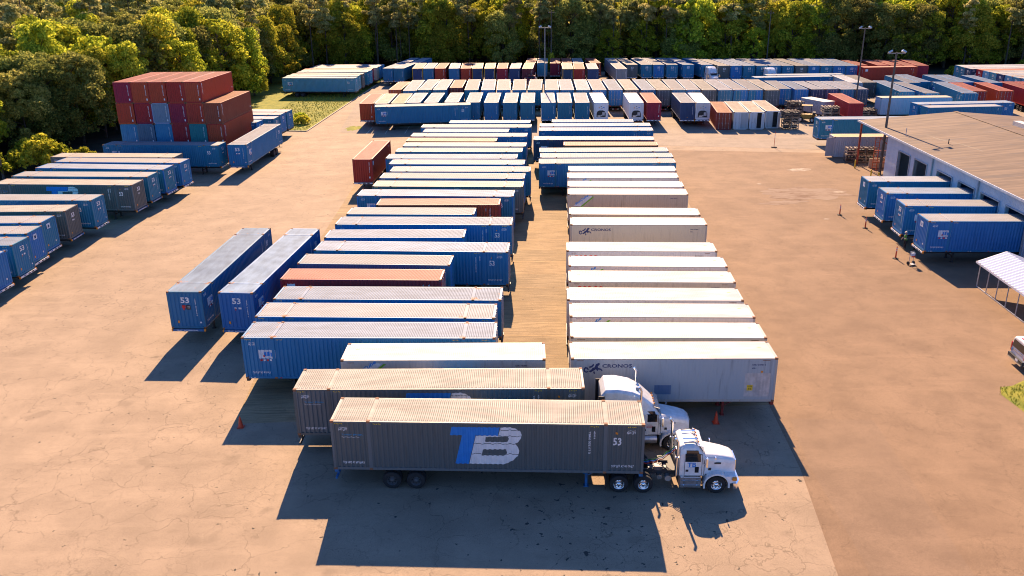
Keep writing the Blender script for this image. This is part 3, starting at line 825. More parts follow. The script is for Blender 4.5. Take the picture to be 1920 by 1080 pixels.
SPEC = {'A': 'dark grey box with big blue and white initials, front-most', 'B': 'dark grey box with partly hidden initials, second from front',
        'M1': 'maroon box standing alone left of the centre column', 'W1': 'bright blue box lying crosswise before the far yard',
        'n1': 'maroon box parked slanted beside wooden crates', 'q0': 'pale ribbed box with tan roof behind the warehouse', 'q1': 'long blue box just behind the warehouse roof',
        'q2': 'shorter blue box in front of the longer blue one', 'v1': 'blue box with white emblem panel beyond the open storage box', 'v2': 'white storage box with open doors and orange roof beside the warehouse',
        'L13': 'blue box parked aslant right of the maroon stack', 'L12': 'blue box with shaded roof before the maroon stack', 'h0': 'maroon box lying crosswise before the maroon cluster'}
fam = {}
for e in ents:
    if e['k'] in SPEC: continue
    e['fam'] = FAM.get(family(e['k']), family(e['k'])); fam.setdefault(e['fam'], []).append(e)
for f, L_ in fam.items():
    L_.sort(key=lambda e: e[PHR[f][0]])
    for i, e in enumerate(L_):
        e['label'] = PHR[f][1].format(c=NICE[e['col']], o=ordn(i+1)); e['group'] = GROUP[f]
NOSE_RIGHT = {'A', 'B', 'K24', 'v2'} | {'C%d' % i for i in range(9, 22)} | {'L%d' % i for i in range(1, 13)} | {'m%d' % i for i in range(1, 5)} | {'g%d' % i for i in range(1, 10)}
def nose(e):
    k = e['k']
    if e['ax'] == 'X': return 'R' if k in NOSE_RIGHT else 'L'
    if k[0] in 'ds' or k in ('n0',): return 'F'
    return 'N'
LT = {'C14': 'lt_cronos_b', 'C21': 'lt_cronos', 'C12': 'lt_cube', 'C16': 'lt_cube', 'C19': 'lt_cube', 'C10': 'lt_cube', 'C15': 'lt_seaco', 'C17': 'lt_seaco', 'K24': 'lt_cube', 'E1': 'lt_hub_red', 'L1': 'lt_hub_panel', 'L4': 'lt_hub_panel', 'L3': 'lt_hub_panel', 't1': 'lt_hub_panel', 't4': 'lt_hub_panel', 'f5': 'lt_hub_panel', 'fb5': 'lt_hub_panel', 'fb8': 'lt_hub_panel'}
DENSE = {'K': 1, 'C': 1}
def make_container(name, dim, col, x, y, z, rz, label, group=None, letter=None, cat='shipping container', doors=False, reef=False, unit=False, bars=None, open_doors=False):
    t = thing(name, label, cat, (x, y, z), rz, group)
    key = dim+('r' if reef else '')
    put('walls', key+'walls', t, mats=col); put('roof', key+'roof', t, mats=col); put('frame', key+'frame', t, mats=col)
    for s in (-1, 1):
        if open_doors and s == -1: continue
        d = put('door', key+'door%d' % s, t, mats=col)
        if doors: put('locking_bars', key+'bars%d' % s, d)
    if letter: put('lettering', letter, t)
    if unit: put('refrigeration_unit', 'reefer_unit', t)
    return t
n_ch = 0
for e in ents:
    k = e['k']; d = nose(e); rz = e['yaw']+{'R': 0, 'L': math.pi, 'N': -math.pi/2, 'F': math.pi/2}[d]
    reef = e['col'] in ('white', 'oldwhite', 'reefer', 'beige') and e['dim'] == '40'
    lt = LT.get(k)
    if not lt:
        if e['dim'] == '53': lt = 'lt_tb' if e['col'] == 'grey' else 'lt_hub'
        elif reef and e['col'] != 'reefer': lt = 'lt_ref'
        elif reef or e['dim'] != '40': lt = None
        elif e['col'] in ('red', 'orange', 'rust', 'creamred'): lt = 'lt_red'
        elif e['col'] in ('shed', 'ribwhite'): lt = None
        else: lt = 'lt_plain'
    sto = e['z'] == 0
    nm = 'storage_container' if sto else ('refrigerated_container' if reef else 'shipping_container')
    t = make_container(nm, e['dim'], e['col'], e['x'], e['y'], e['z'], rz, SPEC.get(k) or e['label'], e.get('group'), lt, 'storage container' if sto else 'shipping container',
                       doors=(d == 'F' or k in ('v2',) or k.startswith('K2') or k in ('K18', 'K16', 'B')), reef=reef, unit=e['col'] == 'reefer', open_doors=k in ('v2', 's2', 's3'))
    e['t'] = t
    if k in ('v2', 's2', 's3'):
        # the second leaf swings open beside the box; a black panel paints in the shade inside
        L, W, H = DIM[e['dim']]
        sg = -1
        me = ME[e['dim']+'door-1']; o = bpy.data.objects.new('door', me); COL.objects.link(o); o.parent = t
        hx, hy = -L/2+.02, -W/2+.1; a = R(100 if k == 'v2' else 60)
        T_ = Matrix.Translation((hx, hy, 0)) @ Matrix.Rotation(a, 4, 'Z') @ Matrix.Translation((-hx, -hy, 0)); o.matrix_local = T_
        for s_ in o.material_slots: s_.link = 'OBJECT'; s_.material = P[e['col']]['wall']
        b_ = MB(); b_.box((-L/2+.6, -W/4+.05, H/2), (.02, W/2-.16, H-.3), M_black); b_.build('interior_shade_panel', t)
    if e['z'] > 1 :
        big = k in ('A', 'B', 'C21', 'K23', 'K24', 'E1', 'E2', 'C8', 't1', 't2', 't3', 't4', 'L13', 'W1', 'M1', 'K18', 'K16', 'n1', 'v1') or k[0] == 'L'
        ccol = 'red' if k in ('C21', 'rr11', 'rr12', 'n1') else ('blue' if k in ('A', 'E2', 'K13') else 'dark')
        bl = e['label'].split(' box')[0]+' box' if 'label' in e else ''
        tail = SPEC[k] if k in SPEC else e['label']
        lab = 'chassis under '+tail
        e['chlab'] = lab
        c = thing('container_chassis', lab, 'chassis', (e['x'], e['y'], 0), rz, 'chassis under the boxes')
        Lk = '53' if e['dim'] in ('53', '45') else '40'; hl = DIM[Lk][0]/2
        put('frame', 'chs%s%s' % (Lk, ccol), c)
        put('landing_gear', 'gear'+ccol, c, (hl-2.9, 0, 0))
        if d in ('N',) or (d == 'R' and k[0] == 'L') or k[0] == 't':
            put('front_bumper', 'bumpblue' if k in ('E1', 'E2', 'L5', 'L7', 'L8', 'L13') else 'bumpwhite', c, (hl, 0, 0)); put('marker_lamps', 'lamps', c, (hl, 0, 0))
        if d == 'F': put('tail_lamps', 'tail', c, (-hl, 0, 0))
        xs = (-hl+3.0, -hl+4.27) if Lk == '53' else (-hl+1.6, -hl+2.85)
        for xw in xs:
            for s in (-1, 1): wheel(c, 'tr', xw, s*1.08)
        e['c'] = c
# ------------------------------------------------------------ the maroon stack: four tiers of six
tiers = [['sky', 'slate', 'red', 'red', 'slate', 'red'], ['sky', 'slate', 'sky', 'red', 'teal', 'red'], ['red', 'red', 'steel', 'red', 'red', 'rust'], ['red', 'red', 'red', 'red', 'red', None]]
TN = ['bottom', 'second', 'third', 'top']
wS = -.054; H4 = 2.896
decals('lt_stack', '40', [(s, M_white, q) for s in (-1, 1) for q in (box_text('MEDU 720418 3', .5, 1.1, .62, 2.4, True, True), rect2d(.4, 2.35, .62, 2.6), rect2d(11.6, .6, 11.75, .75))],
       [(M_white, box_text('MEDU 720418 3', 1.95, 1.0, 2.06, 2.45, True, True)), (M_white, rect2d(1.98, .35, 2.16, .62))])
for ti, tr in enumerate(tiers):
    for i, c_ in enumerate(tr):
        if not c_: continue
        off = (i-2)*2.5; x = -48.6+off*math.cos(wS)-0*math.sin(wS); y = 126.3+off*math.sin(wS)
        lab = '%s box, %s from the left in the %s tier of the tall stack' % (NICE[c_], ordn(i+1), TN[ti])
        make_container('shipping_container', '40', c_, x+rng.uniform(-.03, .03), y+rng.uniform(-.1, .1), ti*H4, wS-math.pi/2, lab, 'boxes in the maroon stack', 'lt_stack')
# ------------------------------------------------------------ truck tractors (front axle at x = 0, forward +x)
M_tw = simple('truck_white', (.74, .75, .76), .25, var=.09); M_tw.node_tree.nodes['Principled BSDF'].inputs['Coat Weight'].default_value = .5
M_tr = simple('truck_red', (.22, .015, .03), .25, var=.05)
M_glass = simple('dark_glass', (.015, .017, .02), .06, var=.05, spec=.8)
M_grime = simple('grimy_metal', (.12, .12, .13), .5, metal=.5, var=.4)
M_green = simple('green_hose', (.03, .25, .05), .5); M_redh = simple('red_hose', (.45, .03, .02), .5)
M_tank = simple('brushed_tank', (.30, .31, .33), .45, metal=.7, var=.2)
def loft(mb, secs, mat, cap=True):
    """secs: list of (x, half profile [(y, z)...] from bottom to top centre), mirrored in y"""
    rings = []
    for x, pr in secs: rings.append([(x, y, z) for y, z in pr]+[(x, -y, z) for y, z in reversed(pr) if y > 1e-6])
    n = len(rings[0]); vs = [p for r in rings for p in r]; fs = []
    for k in range(len(rings)-1):
        for i in range(n-1): fs.append((k*n+i, k*n+i+1, (k+1)*n+i+1, (k+1)*n+i))
        fs.append((k*n+n-1, k*n, (k+1)*n, (k+1)*n+n-1))
    if cap: fs += [tuple(range(n-1, -1, -1)), tuple((len(rings)-1)*n+i for i in range(n))]
    mb.add(vs, fs, mat)
def fender(mb, mat, y0, y1, r0=.62, a0=-15, a1=200, cx=0, cz=.5, thick=.05, n=14):
    vs = []; fs = []
    for i in range(n+1):
        a = R(a0+(a1-a0)*i/n)
        for r in (r0, r0+thick):
            for y in (y0, y1): vs.append((cx+r*math.cos(a), y, cz+r*math.sin(a)))
    for i in range(n):
        b = 4*i; c = b+4
        fs += [(b, b+1, c+1, c), (b+2, c+2, c+3, b+3), (b+1, b+3, c+3, c+1), (b, c, c+2, b+2)]
    fs += [(0, 2, 3, 1), (4*n, 4*n+1, 4*n+3, 4*n+2)]
    mb.add(vs, fs, mat)
def make_tractor(label, loc, rz, body=None, sleeper=False, far=False, group=None):
    W_ = body or M_tw; t = thing('truck_tractor', label, 'truck', loc, rz, group)
    back = -4.05 if sleeper else -1.95
    f = MB(); rear = -6.9 if sleeper else -5.9
    ax = (-4.95, -6.2) if sleeper else (-3.78, -5.05)
    for s in (-1, 1): f.box(((rear+.8)/2, s*.43, .88), (.8-rear, .09, .28), M_dark)
    for x in np.linspace(rear+.1, -.3, 7): f.box((x, 0, .88), (.1, .77, .2), M_dark)
    f.box((ax[0]*.5+ax[1]*.5, 0, 1.10), (1.0, .95, .09), M_dark); f.tube((ax[0]*.5+ax[1]*.5, 0, 1.14), (ax[0]*.5+ax[1]*.5, 0, 1.17), .45, M_dark, n=16)
    for a in ax+(0,): f.tube((a, -.95, .5), (a, .95, .5), .07, M_dark, n=8)
    f.build('chassis_frame', t)
    # cab
    c = MB()
    cabx = -2.0 if sleeper else back
    prof_ = lambda w, zb, zt, wt, zs: [(w, zb), (w, zs), (wt+.06, zt-.16), (wt-.08, zt-.03), (.45, zt), (0.0, zt+.02)]
    if sleeper:
        loft(c, [(back, prof_(1.12, .95, 3.45, .98, 2.4)), (back+.25, prof_(1.16, .95, 3.80, 1.0, 2.4)), (back+.9, prof_(1.16, .95, 3.82, 1.0, 2.4)), (back+1.7, prof_(1.14, .95, 3.66, .96, 2.35)),
                 (back+2.3, prof_(1.08, .95, 3.36, .88, 2.3)), (back+2.75, prof_(1.04, .95, 2.96, .80, 2.25)), (-1.02, prof_(1.03, .95, 2.72, .76, 2.2)), (-.62, prof_(.98, .95, 2.06, .80, 1.96))], W_)
    else:
        loft(c, [(back, prof_(1.0, .95, 2.58, .86, 2.2)), (back+.18, prof_(1.03, .95, 2.70, .88, 2.25)), (-1.2, prof_(1.03, .95, 2.74, .88, 2.25)), (-.98, prof_(1.03, .95, 2.64, .86, 2.22)), (-.60, prof_(.98, .95, 2.06, .80, 1.96))], W_)
    cab = c.build('cab', t); cab.data.polygons.foreach_set('use_smooth', [False]*len(cab.data.polygons))
    bv = cab.modifiers.new('edge', 'BEVEL'); bv.width = .04; bv.segments = 2; bv.limit_method = 'ANGLE'; bv.angle_limit = R(25)
    # hood with nose
    h = MB(); hp = lambda w, zb, zt: [(w, zb), (w, zt-.30), (w*.93, zt-.12), (w*.72, zt-.02), (.3, zt), (0, zt+.01)]
    loft(h, [(-.64, hp(.92, 1.0, 2.10)), (-.2, hp(.84, .95, 2.04)), (.4, hp(.76, .9, 1.93)), (.85, hp(.68, .72, 1.80)), (1.02, hp(.62, .70, 1.66))], W_)
    hd = h.build('hood', t, smooth=False)
    bv = hd.modifiers.new('edge', 'BEVEL'); bv.width = .05; bv.segments = 2; bv.limit_method = 'ANGLE'; bv.angle_limit = R(22)
    for s in (-1, 1):
        q = MB(); fender(q, W_, s*.60, s*1.20, r0=.60, a0=-12, a1=196, thick=.09, n=20)
        loft_v = [(.45, s*.62, 1.05), (.45, s*1.18, 1.02), (1.02, s*.62, 1.0), (1.0, s*1.0, .95), (.62, s*.62, .62), (.62, s*1.18, .62), (1.08, s*.62, .6), (1.02, s*1.05, .6)]
        q.add(loft_v, [(0, 1, 3, 2), (4, 6, 7, 5), (1, 5, 7, 3), (2, 3, 7, 6), (0, 4, 5, 1), (0, 2, 6, 4)], W_)
        fd = q.build('fender', t)
        l = MB(); l.box((1.035, s*.86, .84), (.06, .30, .20), M_chrome); l.box((.92, s*1.12, .86), (.22, .12, .15), M_amber); l.build('headlight', t)
    g = MB()
    g.box((1.04, 0, 1.22), (.06, .92, .78), M_chrome)
    for i in range(9): g.box((1.075, 0, .90+i*.08), (.012, .82, .045), M_dark)
    g.build('grille', t)
    b = MB(); b.add([(1.05, -1.18, .30), (1.22, -.8, .30), (1.22, .8, .30), (1.05, 1.18, .30), (1.05, -1.18, .62), (1.24, -.8, .62), (1.24, .8, .62), (1.05, 1.18, .62), (.85, -1.2, .30), (.85, 1.2, .30), (.85, -1.2, .62), (.85, 1.2, .62)],
                    [(0, 1, 5, 4), (1, 2, 6, 5), (2, 3, 7, 6), (8, 0, 4, 10), (3, 9, 11, 7), (4, 5, 6, 7, 11, 10)], M_chrome); b.build('bumper', t)
    # glass: windscreen and side windows, 3 mm proud of the cab
    wz = MB(); wz.add([(-.955+.03, -.80, 2.58), (-.955+.03, .80, 2.58), (-.635+.02, .74, 2.10), (-.635+.02, -.74, 2.10)], [(0, 1, 2, 3)], M_glass, Matrix.Translation((.02, 0, .02)))
    wz.build('windscreen', t)
    vs_ = MB(); zt = 2.74; vs_.add([(-1.05, -.90, zt-.02), (-1.05, .90, zt-.02), (-.72, .84, zt-.16), (-.72, -.84, zt-.16), (-1.05, -.90, zt-.05), (-1.05, .90, zt-.05), (-.72, .84, zt-.19), (-.72, -.84, zt-.19)],
                                   [(0, 3, 2, 1), (4, 5, 6, 7), (3, 7, 6, 2), (0, 4, 7, 3), (1, 2, 6, 5)], M_chrome if sleeper else W_); vs_.build('sun_visor', t)
    for s in (-1, 1):
        dr = MB(); y = s*1.034
        dr.box((-1.24, y, 1.62), (.86, .03, 1.22), W_); dr.build_door = None
        dr.box((-1.24, s*1.030, 1.62), (.90, .03, 1.26), M_dark)
        do = dr.build('door', t)
        gl = MB(); gl.add([(-1.62, s*1.052, 2.14), (-.92, s*1.052, 2.14), (-1.02, s*.99, 2.46), (-1.62, s*.99, 2.46)], [(0, 1, 2, 3) if s < 0 else (3, 2, 1, 0)], M_glass)
        gl.add([(-1.66, s*1.051, 1.68), (-.86, s*1.051, 1.68), (-.90, s*1.051, 2.16), (-1.66, s*1.051, 2.16)], [(0, 1, 2, 3) if s < 0 else (3, 2, 1, 0)], M_glass, Matrix.Translation((0, 0, .14)))
        gl.build('window', do)
        hn = MB(); hn.box((-1.55, s*1.056, 1.30), (.14, .02, .12), M_dark); hn.box((-1.05, s*1.056, 1.36), (.20, .02, .34), M_glass); hn.build('handle', do)
        if body is None:
            tx = MB()
            if sleeper:
                for zz, w2 in ((1.60, .26), (1.52, .40), (1.44, .34)): tx.add(*(lambda a, bb: ([(-1.30+(u-.5)*w2*(1 if s < 0 else -1), s*1.057, zz+v*.05) for u, v in a], bb))(*text2d('TRUCKING', True)), M_redink)
            else:
                tx.add([(-1.32+(u-.5)*.46*(1 if s < 0 else -1), s*1.057, 1.52+v*.26) for u, v in text2d('TB', True)[0]], text2d('TB', True)[1], M_logoblue)
                tx.add([(-1.32+(u-.5)*.42*(1 if s < 0 else -1), s*1.057, 1.46+v*.035) for u, v in text2d('Trailer Bridge', True)[0]], text2d('Trailer Bridge', True)[1], M_logoblue)
            tx.build('lettering', do)
        # hood side: vent / badge, marker
        bd = MB(); bd.box((-.66, s*1.0, 1.45), (.02, .03, .9), M_dark)
        hw_ = .845
        bd.box((.05, s*.83, 1.62), (.34, .03, .08), M_dark if not sleeper else M_steelw); bd.box((-.35, s*.90, 1.30), (.14, .03, .12), M_dark)
        if sleeper: bd.add([(.35+(u-.5)*.62*(1 if s < 0 else -1), s*(.80), 1.52+v*.09) for u, v in text2d('WESTERN STAR', True)[0]] if False else [(.1, s*.84, 1.5), (.1, s*.84, 1.5), (.1, s*.84, 1.5)], [(0, 1, 2)], M_dark) if False else None
        bd.build('side_vent', t)
        # mirror
        m = MB(); m.box((-.62, s*1.34, 1.98), (.09, .20, .50), M_chrome if not sleeper else M_chrome); m.tube((-.75, s*1.0, 2.3), (-.62, s*1.34, 2.22), .018, M_chrome, n=5); m.tube((-.75, s*1.0, 1.72), (-.62, s*1.34, 1.76), .018, M_chrome, n=5)
        m.box((-.1, s*.92, 1.98), (.05, .16, .12), M_chrome); m.tube((-.1, s*.70, 1.86), (-.1, s*.90, 1.96), .012, M_chrome, n=5); m.build('mirror', t)
        # tank and steps
        k = MB(); x0, x1 = (-3.75, -1.75) if sleeper else (-1.90, -.82)
        k.box(((x0+x1)/2, s*.92, .66), (x1-x0, .56, .56), M_tank)
        k.box(((x0+x1)/2, s*1.19, .80), (x1-x0-.1, .10, .04), M_chrome); k.box(((x0+x1)/2, s*1.20, .52), (x1-x0-.1, .12, .04), M_chrome); k.box(((x0+x1)/2, s*1.05, .95), (x1-x0-.06, .30, .03), M_chrome)
        for xx in (x0+.2, x1-.2): k.box((xx, s*.92, .68), (.05, .575, .515), M_chrome)
        if sleeper: k.tube((-1.65, s*.92, .68), (-.85, s*.92, .68), .27, M_alu, n=18)
        k.build('fuel_tank', t)
        # exhaust stack
        e = MB(); ex = (back-.14) if not sleeper else (-2.0)
        if sleeper: ex = back+.0 if False else -1.86
        yy = s*1.02 if not sleeper else s*1.22
        e.tube((ex, yy, 1.0), (ex, yy, 2.1 if not sleeper else 2.6), .10, M_chrome, n=14); e.tube((ex, yy, 2.1 if not sleeper else 2.6), (ex, yy, 3.0 if not sleeper else 3.9), .065, M_chrome, n=12)
        e.tube((ex, yy, 3.0 if not sleeper else 3.9), (ex-.12, yy, 3.18 if not sleeper else 4.1), .065, M_chrome, n=12)
        e.build('exhaust_stack', t)
        w = wheel(t, 'fr', 0, s*1.03)
        for a in ax: wheel(t, 'ch', a, s*1.06)
        if not far: 
            mf = MB(); mf.box((ax[1]-.68, s*.86, .55), (.02, .58, .75), M_rubber); mf.build('mud_flap', t)
        if sleeper:
            sd_ = MB(); sd_.box((back+.02, s*1.10, 2.35), (.34, .04, 2.2), M_dark); sd_.build('side_fairing', t)
            sw = MB(); sw.add([(back+.75, s*1.168, 2.02), (back+1.2, s*1.168, 2.02), (back+1.2, s*1.168, 2.30), (back+.75, s*1.168, 2.30)], [(0, 1, 2, 3) if s < 0 else (3, 2, 1, 0)], M_glass); sw.build('sleeper_window', t)
            xv = MB(); xv.box((back+2.05, s*.30, 3.505), (.30, .34, .02), M_glass, Matrix.Translation((0, 0, 0))); 
            if s < 0: xv.build('roof_vent', t)
    r = MB()
    for i in range(5):
        y = -.62+.31*i; r.tube((-1.02 if not sleeper else -1.06, y, 2.76), (-.94 if not sleeper else -.98, y, 2.775), .05, M_amber, n=8)
    r.build('roof_lamps', t)
    if not sleeper:
        hr = MB()
        for s in (-1, 1):
            hr.tube((-1.75, s*.42, 2.82), (-1.15, s*.42, 2.83), .035, M_chrome, n=8); hr.tube((-1.15, s*.42, 2.83), (-1.02, s*.42, 2.83), .07, M_chrome, n=8)
            hr.tube((-1.7, s*.7, 2.72), (-1.2, s*.7, 2.76), .02, M_dark, n=5)
        hr.build('air_horn', t)
    # air lines behind the cab
    a = MB(); bx = back
    for j, m_ in enumerate((M_redh, M_logoblue, M_green)):
        pts = [(bx-.05, -.15+.15*j, 2.05)]
        for i in range(1, 13): pts.append((bx-.05-i*.14, -.15+.15*j+.03*math.sin(i*2.1), 2.05-.075*i-.25*math.sin(i/12*math.pi)+.03*math.cos(i*2.1)))
        a.path(pts, .022, m_, n=5)
    a.box((bx-.3, 0, 1.10), (.5, 1.5, .05), M_dark); a.box((bx-.7, .3, 1.12), (.5, .5, .2), M_dark); a.box((bx-1.0, -.35, 1.1), (.4, .4, .22), M_grime); a.box((bx-.06, -.2, 1.7), (.06, .3, .9), M_chrome)
    for i in range(5): a.box((bx-.35-.28*i, 0, 1.06), (.12, .84, .03), M_grime)
    a.tube((bx-.5, -.75, .62), (bx-.5, -.35, .62), .17, M_alu, n=12); a.tube((bx-.95, -.75, .7), (bx-.95, -.4, .7), .14, M_chrome, n=12)
    a.build('air_lines', t)
    return t
make_tractor('white daycab truck tractor with amber roof lamps, front-most, coupled to grey box', (10.53, 38.73, 0), -.04)
make_tractor('white high-roofed sleeper truck tractor standing behind the daycab tractor', (8.95, 42.92, 0), -.02, sleeper=True)
make_tractor('white sleeper tractor in the back row, left one of two', (46.9, 198.0, 0), -math.pi/2+.09, sleeper=True, far=True)
make_tractor('white sleeper tractor in the back row, right one of two', (59.3, 194.2, 0), -math.pi/2+.06, sleeper=True, far=True)
make_tractor('dark red tractor parked nose-out among the back row boxes', (4.9, 197.0, 0), -math.pi/2-.06, body=M_tr, far=True)
# ------------------------------------------------------------ ground sheets, each 4 mm above the one below
def asphalt(name, c, c2, crack=.5, crk_scale=.35, slab=None, speck=0, crackle=None):
    n = NT(name); v = n.tc.outputs['Object']
    big = n.noise(v, .035, 5, .6); mid = n.noise(v, .35, 5, .6); fine = n.noise(v, 5.0, 6, .75); grain = n.noise(v, 38.0, 2, .7)
    col = n.mix(n.ramp(big, .35, .65), c, c2)
    col = n.mix(n.ramp(mid, .3, .72), col, n.mix(.62, col, tuple(a*.62 for a in c2)))
    st = n.noise(n.mapping(v, (.07, .6, 1), (0, 0, R(52))), 1.1, 6, .65)
    col = n.mix(n.math('MULTIPLY', n.ramp(st, .50, .72), .34), col, tuple(min(1, a*1.25) for a in c))
    st2 = n.noise(n.mapping(v, (.5, .07, 1), (0, 0, R(-14))), 1.0, 5, .6)
    col = n.mix(n.math('MULTIPLY', n.ramp(st2, .52, .74), .5), col, tuple(a*.72 for a in c))
    col = n.mix(n.math('MULTIPLY', n.ramp(fine, .48, .7), .42), col, tuple(a*.58 for a in c))
    col = n.mix(n.math('MULTIPLY', n.ramp(grain, .5, .72), .6), col, tuple(min(1, a*1.6) for a in c))
    g2 = n.noise(v, 16.0, 3, .8); col = n.mix(n.math('MULTIPLY', n.ramp(g2, .50, .68), .6), col, tuple(a*.45 for a in c))
    if crack > 0:
        dist = n.n('ShaderNodeVectorMath', operation='MULTIPLY_ADD'); dn = n.n('ShaderNodeTexNoise'); dn.inputs['Scale'].default_value = .9; dn.inputs['Detail'].default_value = 4
        n.l(v, dn.inputs['Vector']); n.l(dn.outputs[1], dist.inputs[0]); dist.inputs[1].default_value = (1.7, 1.7, 1.7); n.l(v, dist.inputs[2])
        for scl, wd, st_, msk in ((crk_scale, .009, crack, (.32, .52)), (crk_scale*2.6, .014, crack*.7, (.42, .58))):
            vo = n.n('ShaderNodeTexVoronoi', feature='DISTANCE_TO_EDGE'); vo.inputs['Scale'].default_value = scl; n.l(dist.outputs[0], vo.inputs['Vector'])
            m = n.math('MULTIPLY', n.math('SUBTRACT', 1.0, n.ramp(vo.outputs['Distance'], wd*.3, wd*1.3)), n.ramp(n.noise(v, .11+.05*scl, 3), *msk))
            col = n.mix(n.math('MULTIPLY', m, st_), col, tuple(a*.36 for a in c))
    if slab:
        ln_ = n.noise(n.mapping(v, (.35, 5.0, 1), (0, 0, R(2.5))), 1.0, 6, .7); col = n.mix(n.math('MULTIPLY', n.ramp(ln_, .42, .66), .75), col, tuple(a*.42 for a in c))
        br = n.n('ShaderNodeTexBrick'); br.inputs['Scale'].default_value = 1.0; br.inputs['Brick Width'].default_value = slab[0]; br.inputs['Row Height'].default_value = slab[1]
        br.inputs['Mortar Size'].default_value = .035; br.inputs['Mortar Smooth'].default_value = .3; br.offset = 0
        cbl = n.n('ShaderNodeCombineXYZ'); cbl.inputs[0].default_value = 190.0; n.l(n.mapping(v, (1, 1, 1), (0, 0, R(2.5)), cbl.outputs[0]), br.inputs['Vector'])
        br.inputs['Color1'].default_value = (.85, .85, .85, 1); br.inputs['Color2'].default_value = (1.08, 1.04, 1.0, 1); br.inputs['Mortar'].default_value = (1.45, 1.3, 1.1, 1)
        col = n.mix(.85, col, br.outputs[0], 'MULTIPLY')
    if speck:
        dv = n.n('ShaderNodeVectorMath', operation='DISTANCE'); n.l(n.mapping(v, (1, 1.6, 1)), dv.inputs[0]); dv.inputs[1].default_value = (4.0, 56.0, 0); near_ = n.math('SUBTRACT', 1.0, n.ramp(dv.outputs['Value'], 3.0, 10.0))
        sn = n.math('ADD', n.noise(v, 2.6, 3, .5), n.math('MULTIPLY', near_, .055)); col = n.mix(n.math('MULTIPLY', n.ramp(sn, .70, .725), speck), col, (.04, .038, .036))
        sn = n.noise(v, .42, 2, .5); col = n.mix(n.math('MULTIPLY', n.ramp(sn, .64, .75), speck*.5), col, tuple(a*.5 for a in c))
    # stains that belong to the surface: rusty drag marks on the right lane
    n.set(Base_Color=col, Roughness=.9); n.b.inputs['Specular IOR Level'].default_value = .25
    n.bump(fine, .35, .02)
    return n.m
def sheet(name, pts, z, mat, kind='structure', sub=False):
    mb = MB(); mb.add([(x, y, z) for x, y in pts], [tuple(range(len(pts)))], mat); o = mb.build(name)
    o['kind'] = kind; return o
G_con = asphalt('tan_concrete', (.39, .292, .200), (.335, .250, .172), crack=.55, crk_scale=.40, speck=.9)
G_lane = asphalt('jointed_concrete', (.42, .305, .17), (.34, .245, .14), crack=.25, slab=(400.0, 3.42), speck=.5)
G_brn = asphalt('brown_asphalt', (.290, .192, .118), (.232, .150, .092), crack=.45, crk_scale=.55)
G_pat = asphalt('smooth_asphalt', (.262, .176, .112), (.245, .163, .105), crack=0)
G_far = asphalt('grey_asphalt', (.34, .272, .205), (.29, .232, .178), crack=.3, crk_scale=.4)
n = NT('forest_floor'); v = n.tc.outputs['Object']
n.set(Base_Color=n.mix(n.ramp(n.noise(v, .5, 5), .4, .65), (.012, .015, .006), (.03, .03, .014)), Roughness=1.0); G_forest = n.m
n = NT('grass_ground'); v = n.tc.outputs['Object']
gc = n.mix(n.ramp(n.noise(v, .8, 6, .7), .35, .65), (.14, .17, .014), (.30, .28, .03)); gc = n.mix(n.math('MULTIPLY', n.ramp(n.noise(v, 6, 4), .5, .7), .5), gc, (.09, .12, .012))
n.set(Base_Color=gc, Roughness=1.0); n.bump(n.noise(v, 9, 4), .6, .06); G_grass = n.m
sheet('ground', [(-1200, -60), (1200, -60), (1200, 1900), (-1200, 1900)], -.02, G_forest)
sheet('asphalt_lot', [(-78, -20), (-72, 60), (-69, 95), (-66, 108), (-61, 118), (-58, 137), (-41, 139.5), (-38.2, 145.8), (-34.73, 145.2), (-32.63, 186.6), (-31.2, 213.6), (-31.5, 229), (66, 226), (100, 214), (122, 200), (150, 165), (150, -20)], 0.0, G_con)
sheet('concrete_lane', [(-17, 45.5), (16.2, 47.0), (18.0, 64), (20.2, 90), (21.5, 127), (-14, 131), (-20, 110), (-19.5, 75)], .004, G_lane)
sheet('brown_asphalt', [(14.1, 20), (14.5, 31), (15.6, 39.7), (16.0, 47.3), (18.15, 64), (20.35, 90), (21.8, 126), (46.8, 122), (150, 118), (150, -20), (14.1, -20)], .008, G_brn)
sheet('asphalt_patch', [(15.9, 18), (16.0, 31), (16.2, 40), (16.75, 45.3), (21.7, 44.9), (21.1, 38), (20.6, 31), (20.3, 18)], .012, G_pat)
sheet('far_lot', [(-29, 144), (21.8, 129.5), (46.0, 124.5), (150, 119), (150, 165), (122, 199), (100, 213), (60, 225.5), (-31.0, 228), (-31.0, 213), (-32.3, 186.6)], .012, G_far)
# stains on the right lane
def blob(name, cx, cy, rx, ry, rot, z, mat, seed, kind='structure'):
    r_ = random.Random(seed); pts = []
    for i in range(28):
        a = 2*math.pi*i/28; k = 1+r_.uniform(-.22, .22); x, y = rx*k*math.cos(a), ry*k*math.sin(a)
        pts.append((cx+x*math.cos(rot)-y*math.sin(rot), cy+x*math.sin(rot)+y*math.cos(rot)))
    return sheet(name, pts, z, mat, kind)
n = NT('rusty_stain'); v = n.tc.outputs['Object']
n.set(Base_Color=n.mix(n.ramp(n.noise(n.mapping(v, (.35, .9, 1)), .8, 7, .75), .42, .68), (.25, .175, .12), (.12, .055, .025)), Roughness=.95); G_stain = n.m
blob('stain', 35.5, 99.0, 5.2, 3.0, .0, .016, G_stain, 3); blob('stain', 31.5, 95.0, 3.0, .8, .2, .016, G_stain, 9)
n = NT('pale_patch'); v = n.tc.outputs['Object']; n.set(Base_Color=n.mix(n.ramp(n.noise(v, 1.5, 6, .7), .4, .6), (.25, .18, .12), (.40, .33, .25)), Roughness=.95); G_pale = n.m
